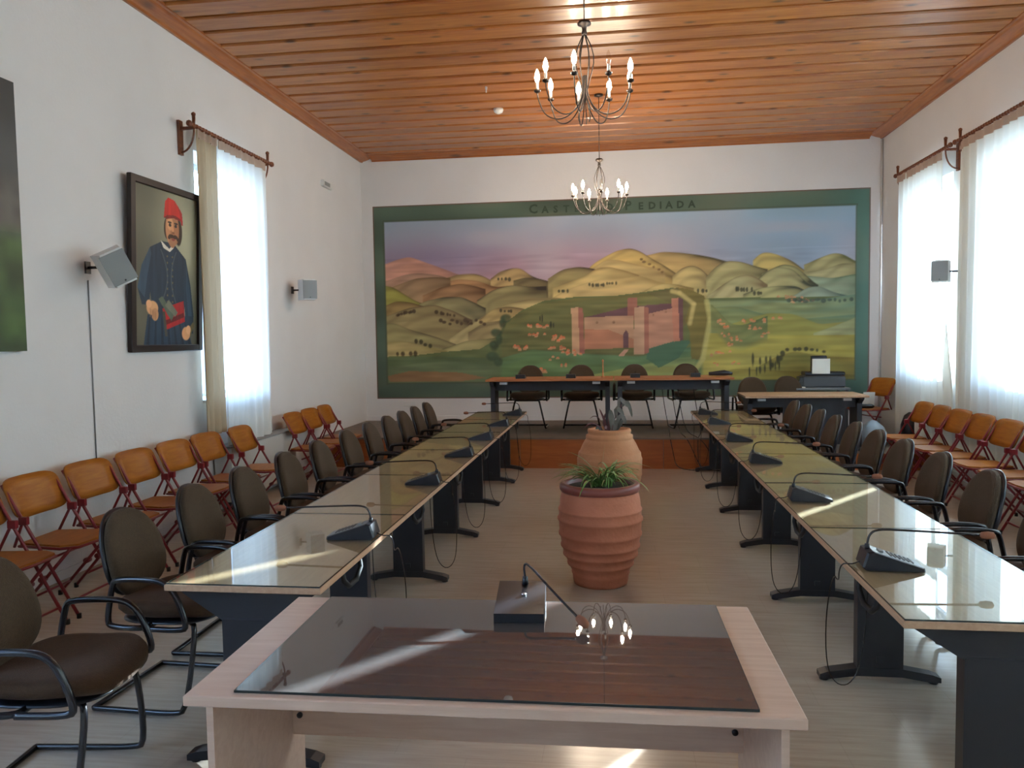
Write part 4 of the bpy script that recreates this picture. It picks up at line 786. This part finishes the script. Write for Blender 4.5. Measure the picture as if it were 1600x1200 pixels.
# the one on the front table faces the camera and bends right
fm = thing('microphone', 'boxy black microphone on the bronze glass of the front table', 'microphone', (-.325, 2.62, .75), .06)
vs = []
for y, z_ in ((-.135, .0), (-.135, .03), (.11, .062), (.135, .055), (.135, 0)): vs += [(-.082, y, z_), (.082, y, z_)]
fs = [(0, 2, 4, 6, 8), (1, 3, 5, 7, 9)]+[(2*i, 2*i+1, 2*((i+1) % 5)+1, 2*((i+1) % 5)) for i in range(5)]
b_ = MB().add(vs, fs).build('base', M['black'], fm)
MB().lathe([(.007, 0), (.009, .004), (.002, .006)], 10, (.01, .0, .048)).build('talk_button', M['metal'], b_)
MB().lathe([(.012, 0), (.009, .03)], 10, (.01, .09, .055)).build('socket', M['black'], fm)
MB().tube(smooth([(.01, .09, .08), (.005, .09, .125), (.02, .08, .135), (.10, -.04, .085), (.188, -.17, .036)], 2), .0042, 6).build('gooseneck', M['tube'], fm)
o = MB().lathe([(.003, -.03), (.012, -.022), (.016, 0), (.013, .02), (.004, .03)], 10).build('foam_tip', M['foam'], fm, (.205, -.195, .028)); o.rotation_euler = Vector((.1, -.15, -.05)).to_track_quat('Z', 'Y').to_euler()
# small mics on the head table (backs to the room)
def head_mic(x, y, lab):
    t = thing('desk_microphone', lab, 'microphone', (x, y, SZ+.7405), 0, 'small microphones on the head table')
    vs = []
    for yy, z_ in ((-.07, 0), (-.07, .05), (-.05, .055), (.10, .012), (.10, 0)): vs += [(-.062, yy, z_), (.062, yy, z_)]
    MB().add(vs, fs).build('base', M['black'], t)
    MB().tube(smooth([(0, -.045, .05), (0, -.045, .075), (.0, .0, .085), (0, .12, .075)]), .005, 6).build('gooseneck', M['tube'], t)
for x, lab in ((-1.25, 'leftmost small black microphone on the head table'), (-.58, 'second small microphone from the left on the head table'), (.26, 'third small microphone from the left on the head table'), (1.03, 'fourth small microphone from the left on the head table')): head_mic(x, 10.42, lab)
ub = MB(); ub.tube([(-.15, 0, .03), (-.06, 0, .035), (.05, .01, .04), (.15, .01, .03)], [.022, .03, .038, .02], 10)
tag(ub.build('black_pouch', M['black'], None, (1.36, 10.48, SZ+.745)), 'black soft pouch at the right end of the head table', 'pouch')
tag(MB().lathe([(.025, 0), (.025, .012), (.008, .02), (.008, .20), (.014, .22), (.003, .24)], 12).build('wooden_stick_stand', M['hd'], None, (-.16, 10.5, SZ+.7405)), 'thin orange wooden stick standing on the head table', 'stick')

# ================================================================== POTS AND PLANTS
p1 = thing('clay_pot', 'big ribbed terracotta jar with maroon rim, nearer the camera', 'pot', (-.11, 5.33, 0), 0, 'terracotta jars')
prof = [(.180, 0), (.186, .02), (.192, .06), (.198, .075), (.194, .085), (.210, .12), (.225, .132), (.227, .142), (.220, .150), (.242, .19), (.254, .198), (.255, .208), (.249, .216), (.260, .25), (.269, .257), (.270, .267), (.262, .277), (.272, .33), (.282, .337), (.283, .35), (.276, .36), (.279, .40), (.280, .43), (.289, .438), (.290, .45), (.280, .462), (.279, .50), (.284, .506), (.283, .514), (.275, .524), (.270, .58), (.262, .615), (.255, .635), (.258, .64), (.235, .645), (.22, .62), (.0, .60)]
MB().lathe(prof, 56).build('body', M['terra'], p1)
MB().lathe([(.225, .630), (.262, .632), (.272, .645), (.272, .672), (.262, .688), (.240, .690), (.228, .680), (.225, .630)], 56, cap=False).build('rim', M['rim'], p1)
MB().lathe([(.002, .62), (.228, .62), (.228, .655), (.12, .662), (.002, .665)], 32).build('soil', M['soil'], p1)
p2 = thing('clay_pot', 'tall orange terracotta jar with narrow neck, behind the first jar', 'pot', (-.055, 6.95, 0), 0, 'terracotta jars')
prof = [(.175, 0), (.185, .03), (.205, .12), (.232, .24), (.238, .25), (.237, .26), (.262, .36), (.278, .45), (.284, .46), (.283, .475), (.284, .54), (.286, .60), (.283, .61), (.278, .62), (.274, .655), (.268, .665), (.262, .668), (.235, .73), (.212, .77), (.203, .775), (.207, .785), (.205, .81), (.19, .815), (.185, .83), (.192, .845), (.186, .862), (.165, .865), (.155, .85), (.15, .80), (.0, .80)]
MB().lathe(prof, 56).build('body', M['terra2'], p2)
MB().lathe([(.002, .80), (.15, .80), (.156, .835), (.08, .84), (.002, .845)], 32).build('soil', M['soil'], p2)
def blade(L, w_, a, lean, droop, m, parent, name='leaf', kink=0, base=(0, 0, 0), n=9, curl=0):
    vs = []; x = y = 0.; z_ = 0; th = lean; pts = []
    for i in range(n+1):
        pts.append((x, z_)); x += L/n*math.sin(th); z_ += L/n*math.cos(th); th += droop/n
    for i, (r_, z1) in enumerate(pts):
        ww = w_*math.sin(PI*min(1, .18+.82*i/n))**.7 if i < n else .0008
        c = curl*i/n; cx, sx = math.cos(a), math.sin(a)
        for s_, dz in ((-1, .25*ww), (0, 0), (1, .25*ww)):
            vs.append((base[0]+r_*cx-s_*ww/2*sx, base[1]+r_*sx+s_*ww/2*cx, base[2]+z1+dz))
    fs = [(3*i+j, 3*i+j+1, 3*i+j+4, 3*i+j+3) for i in range(n) for j in (0, 1)]
    return MB().add(vs, fs, True).build(name, m, parent)
sp1 = thing('spider_plant', 'bright green grassy plant growing in the nearer clay jar', 'plant', (-.10, 5.33, .655))
rr = random.Random(8)
for i in range(90):
    a = rr.random()*2*PI; L = rr.uniform(.20, .40); o = blade(L, rr.uniform(.011, .017), a, rr.uniform(.15, .8), rr.uniform(1.2, 2.3), M['leaf'] if rr.random() < .85 else M['leafy'], sp1, base=(rr.uniform(-.07, .07), rr.uniform(-.07, .07), 0))
blade(.42, .010, PI*.97, .55, 1.9, M['leafy'], sp1); blade(.30, .012, .2, .05, .1, M['leafy'], sp1); blade(.36, .010, .1, .6, 2.0, M['leafy'], sp1); blade(.34, .010, -.2, .7, 2.2, M['leafy'], sp1)
sp2 = thing('dry_plant', 'reddish half-dry plant with twisted leaves in the farther jar', 'plant', (-.055, 6.95, .835))
def long_leaf(pts, w_, m, parent, tilt=0.):
    """a flat pointed leaf following a bent midrib"""
    P = smooth(pts, 1); n_ = len(P); vs = []
    for i, p in enumerate(P):
        ww = w_*math.sin(PI*(.06+.94*i/(n_-1)))**.8 if i < n_-1 else .0006
        t = (P[min(i+1, n_-1)]-P[max(i-1, 0)] if isinstance(P[0], Vector) else Vector(P[min(i+1, n_-1)])-Vector(P[max(i-1, 0)])).normalized()
        s_ = t.cross(Vector((math.sin(tilt), -math.cos(tilt), .2))).normalized(); p = Vector(p)
        vs += [p-s_*ww/2, p+Vector((0, .1*ww, 0)), p+s_*ww/2]
    fs = [(3*i+j, 3*i+j+1, 3*i+j+4, 3*i+j+3) for i in range(n_-1) for j in (0, 1)]
    return MB().add(vs, fs, True).build('leaf', m, parent)
for pts, w_, m_ in (
    ([(.03, 0, 0), (.03, -.01, .08), (.015, -.02, .15), (.01, -.02, .20)], .055, 'leafd'),
    ([(-.02, 0, 0), (-.03, -.02, .07), (-.05, -.03, .13), (-.085, -.03, .21)], .022, 'leafr'),
    ([(-.03, .01, 0), (-.05, 0, .10), (-.03, 0, .17)], .020, 'leafr'),
    ([(0, .02, 0), (.0, .02, .09), (.005, .02, .19)], .030, 'leafr'),
    ([(-.04, 0, 0), (-.08, -.02, .12), (-.13, -.03, .15), (-.17, -.04, .12)], .008, 'leafr'),
    ([(-.05, 0, 0), (-.10, -.03, .07), (-.17, -.05, .085), (-.235, -.06, .03)], .012, 'leafr'),
    ([(.05, 0, .05), (.10, -.02, .16), (.13, -.03, .12), (.145, -.03, .07)], .040, 'leafd'),
    ([(.06, 0, .12), (.06, -.02, .22), (.10, -.03, .19), (.13, -.03, .14)], .042, 'leafd'),
    ([(.08, 0, .20), (.09, -.02, .30), (.13, -.03, .27), (.16, -.03, .22)], .036, 'leafd'),
    ([(.11, 0, .22), (.15, -.02, .28), (.18, -.03, .22), (.20, -.03, .13)], .034, 'leafd'),
    ([(.05, .03, 0), (.09, .03, .06), (.12, .02, .11)], .04, 'leafd'),
    ([(-.06, .02, 0), (-.09, -.02, .05), (-.12, -.04, .03)], .035, 'leafd'),
    ([(.0, -.05, 0), (-.02, -.08, .06), (-.04, -.11, .04)], .03, 'leafr'),
    ([(.04, -.04, 0), (.06, -.07, .07), (.05, -.09, .11)], .035, 'leafd')):
    long_leaf(pts, w_, M[m_], sp2)
MB().tube(smooth([(.02, 0, 0), (.04, 0, .10), (.08, 0, .18), (.11, 0, .24)]), .004, 5).build('stem', M['leafr'], sp2)

# ================================================================== CHANDELIERS
def chandelier(x, y, lab, ph, off, lit='bulb'):
    t = thing('chandelier', lab, 'chandelier', (x, y, 4.52), 0, 'iron chandeliers')
    zt = -.74
    MB().tube([(0, 0, 0), (0, 0, zt)], .005, 6).build('cord', M['iron'], t)
    MB().lathe([(.01, -.03), (.05, -.02), (.055, 0)], 20).build('ceiling_rose', M['iron'], t)
    MB().lathe([(.004, 0), (.038, -.005), (.046, -.018), (.044, -.028), (.018, -.038), (.015, -.062), (.02, -.085), (.012, -.10)], 20, (0, 0, zt)).build('canopy', M['iron'], t)
    n_ = 9
    for k in range(6):
        a = 2*PI*k/6; ca, sa = math.cos(a), math.sin(a)
        MB().tube([(r_*ca, r_*sa, zt-z1) for r_, z1 in ((.008, .09), (.022, .12), (.045, .17), (.060, .23), (.060, .28), (.048, .34), (.028, .41), (.012, .47))], .004, 5).build('cage_wire', M['iron'], t)
    MB().lathe([(.004, .02), (.018, 0), (.020, -.03), (.010, -.06), (.003, -.075)], 14, (0, 0, zt-.46)).build('hub', M['iron'], t)
    for k in range(n_):
        a = ph+2*PI*k/n_; ca, sa = math.cos(a), math.sin(a)
        arm = MB().tube(smooth([(r_*ca, r_*sa, zt-z1) for r_, z1 in ((.012, .36), (.02, .50), (.08, .60), (.17, .645), (.27, .61), (.315, .50), (.32, .455))], 2), .0045, 6).build('arm', M['iron'], t)
        bx, by = .32*ca, .32*sa
        MB().lathe([(.004, 0), (.020, .008), (.024, .020), (.012, .024), (.011, .03)], 12, (bx, by, zt-.458)).build('cup', M['iron'], arm)
        MB().lathe([(.0095, 0), (.0095, .045), (.006, .048)], 10, (bx, by, zt-.432)).build('candle_sleeve', M['candle'], arm)
        MB().lathe([(.006, 0), (.013, .012), (.0175, .030), (.015, .052), (.008, .075), (.002, .088)], 10, (bx, by, zt-.386)).build('bulb', M['bulboff'] if k in off else M[lit], arm)
    for k in (0, 3, 6):
        a = ph+.35+2*PI*k/n_; MB().tube(smooth([(r_*math.cos(a), r_*math.sin(a), zt-z1) for r_, z1 in ((.012, .50), (.03, .58), (.05, .64), (.035, .67))], 2), .004, 5).build('scroll', M['iron'], t)
chandelier(-.185, 5.4, 'nearer wrought-iron chandelier, arms and bulbs seen large', PI, [3])
chandelier(-.165, 9.5, 'farther wrought-iron chandelier hanging before the mural border', PI+.25, [2], 'bulb2')

# ================================================================== WALL THINGS
def speaker(y, z_, x, side, lab, tilt, yaw=0, sc=1):
    t = thing('wall_speaker', lab, 'speaker', (x, y, z_), yaw, 'white wall speakers'); t.scale = (sc, sc, sc)
    b_ = MB(); pr = [(-.115, -.10), (.115, -.10), (.085, .10), (-.085, .10)]
    b_.prism([(v, u) for u, v in pr], -.145, .145, 'z')
    body = b_.build('cabinet', M['white'], t); gr = MB().box(.101, .106, -.10, .10, -.13, .13, bev=.003).build('grille', M['grey'], t)
    body.rotation_euler = gr.rotation_euler = tilt
    MB().lathe([(.008, 0), (.008, .002)], 8).build('logo_badge', M['darkgrey'], gr, (.106, 0, -.11)).rotation_euler = (0, PI/2, 0)
    return t
LS = speaker(5.46, 2.25, XL+.26, -1, 'near white wall speaker, tilted in front of the portrait frame', (math.radians(28), math.radians(8), 0), -.75, .9)
def wall_bracket(t, side, dx, yaw):
    R = Matrix.Rotation(-yaw, 3, 'Z'); a = R @ Vector((dx, 0, .0)); b_ = R @ Vector((side*.06, 0, 0))
    MB().tube([a, b_], .012, 8).build('bracket_arm', M['black'], t)
    pl = MB(); pl.box(-.008, .008, -.03, .03, -.05, .05, rot=R, at=a-R @ Vector((side*.008, 0, 0))*(-1 if side < 0 else 1)*0); pl.build('bracket_plate', M['black'], t)
wall_bracket(LS, -1, -.25, -.75)
s2 = speaker(9.22, 2.30, XL+.24, -1, 'far white wall speaker between left window and corner', (0, 0, 0), -.9, .85); wall_bracket(s2, -1, -.23, -.9)
s3 = speaker(9.25, 2.33, XR-.30, 1, 'grey-white wall speaker between the two right curtains', (0, 0, 0), 4.25, .82); wall_bracket(s3, 1, .34, 4.25)
tag(MB().tube([(XL+.006, 5.50, 2.16), (XL+.006, 5.50, .75)], .005, 5).build('speaker_cable', M['grey']), 'thin cable running down the wall below the near speaker', 'cable')
el = thing('emergency_light', 'small white oblong light high on the left wall near the corner', 'lamp', (XL, 10.55, 3.82))
MB().box(0, .045, -.17, .17, -.045, .045, bev=.012).build('housing', M['white'], el); MB().box(.0455, .05, -.13, .06, -.025, .025).build('diffuser', M['grey'], el)
rd = thing('radiator', 'pale grey convector radiator box under the left window', 'radiator', (XL, 8.02, 0))
MB().box(.02, .20, -.78, .78, .10, .64, bev=.008).build('casing', M['radiator'], rd); MB().box(.015, .21, -.79, .79, .641, .655).build('top_grille', M['grey'], rd)
for y in (-.6, .6): MB().box(.05, .16, y-.02, y+.02, 0, .10).build('foot', M['darkgrey'], rd)
sd = thing('smoke_detector', 'round white smoke detector on the wooden ceiling', 'smoke detector', (-1.41, 9.85, 4.52))
MB().lathe([(.06, 0), (.062, -.02), (.05, -.045), (.02, -.06), (.002, -.062)], 24).build('cover', M['white'], sd)
tag(MB().lathe([(.012, 0), (.014, -.02), (.006, -.05), (.01, -.06), (.002, -.07)], 10).build('ceiling_hook', M['white'], None, (-1.42, 8.97, 4.52)), 'tiny white hook in the ceiling beside the smoke detector', 'hook')
sk = thing('wall_socket', 'small white double socket below the mural at left', 'socket', (-3.23, YB, .66)); MB().box(-.10, .10, -.012, 0, -.035, .035, bev=.004).build('plate', M['white'], sk)

# printer, paper, corner objects
pr_ = thing('printer', 'black office printer with white sheets, on the grey table', 'printer', (2.90, 11.58, .915))
MB().box(-.28, .28, -.14, .16, 0, .16, bev=.015).build('body', M['darkgrey'], pr_); MB().box(-.24, .30, -.05, .20, .161, .215, bev=.012).build('lid', M['black'], pr_); MB().box(-.13, .08, .05, .12, .216, .44, bev=.01).build('paper_support', M['black'], pr_)
MB().box(-.15, .09, -.075, -.06, .19, .40).build('paper_sheet', M['paper'], pr_); MB().box(-.33, -.27, -.12, .08, .01, .15, bev=.01).build('side_tray', M['black'], pr_)
tag(MB().box(-.05, .05, -.07, .07, 0, .012).build('paper_stack', M['paper'], None, (2.58, 11.45, .9155)), 'small white paper pile at the left end of the grey table', 'papers')
pp = MB().box(-.075, .075, -.004, .004, 0, .17, rot=Matrix.Rotation(.25, 3, 'X')).build('leaning_paper', M['paper'], None, (3.41, 11.20, .70)); tag(pp, 'white paper standing on the corner folding chair', 'paper')
hb = MB(); hb.box(-.13, .10, -.10, .10, 0, .055, bev=.02); tag(hb.build('black_bag', M['black'], None, (3.36, 11.20, .65)), 'black bag on the seat of the corner folding chair', 'bag')
r_ = random.Random(3); bgm = MB(); pf = [(.15, 0), (.19, .04), (.18, .14), (.13, .24), (.06, .31), (.02, .33)]
bgm.lathe(pf, 18); bgm.v = [(x*(1+r_.uniform(-.14, .14)), y*(1+r_.uniform(-.14, .14)), z_) for x, y, z_ in bgm.v]
tag(bgm.build('plastic_bag', M['bag'], None, (3.33, 10.72, .2)), 'crumpled bluish plastic bag on the low platform in the right corner', 'bag')
bk = MB().lathe([(.12, 0), (.13, .05), (.12, .3), (.08, .42), (.03, .46)], 16).build('rubbish_bag', M['black'], None, (3.70, 10.45, .2)); tag(bk, 'black bag standing by the curtain in the right corner', 'bag')

# cables hanging from the head table over the stage edge
for i, (xa, ya, xb) in enumerate([(.72, 10.25, 1.05), (.80, 10.25, 1.30), (.60, 10.25, .75), (1.0, 10.25, 1.02)]):
    c_ = smooth([(xa, 10.42, 1.09), (xa+.02, 10.30, .8), (xa+.08, 10.1, .45), (xa+(xb-xa)*.5, 9.955, .39), (xa+(xb-xa)*.75, 9.93, .2), (xb, 9.92, .02), (xb+.12+.05*i, 9.88-.03*i, .008), (.9+.1*i, 9.86, .008)], 2)
    tag(MB().tube(c_, .005, 5).build('dangling_cable', M['tube']), ['thin black cable from head table down the stage front, leftmost but one', 'rightmost black cable curving down the stage front', 'leftmost black cable hanging down the stage front', 'straight black cable hanging down the stage front'][i], 'cable', 'cables over the stage front')
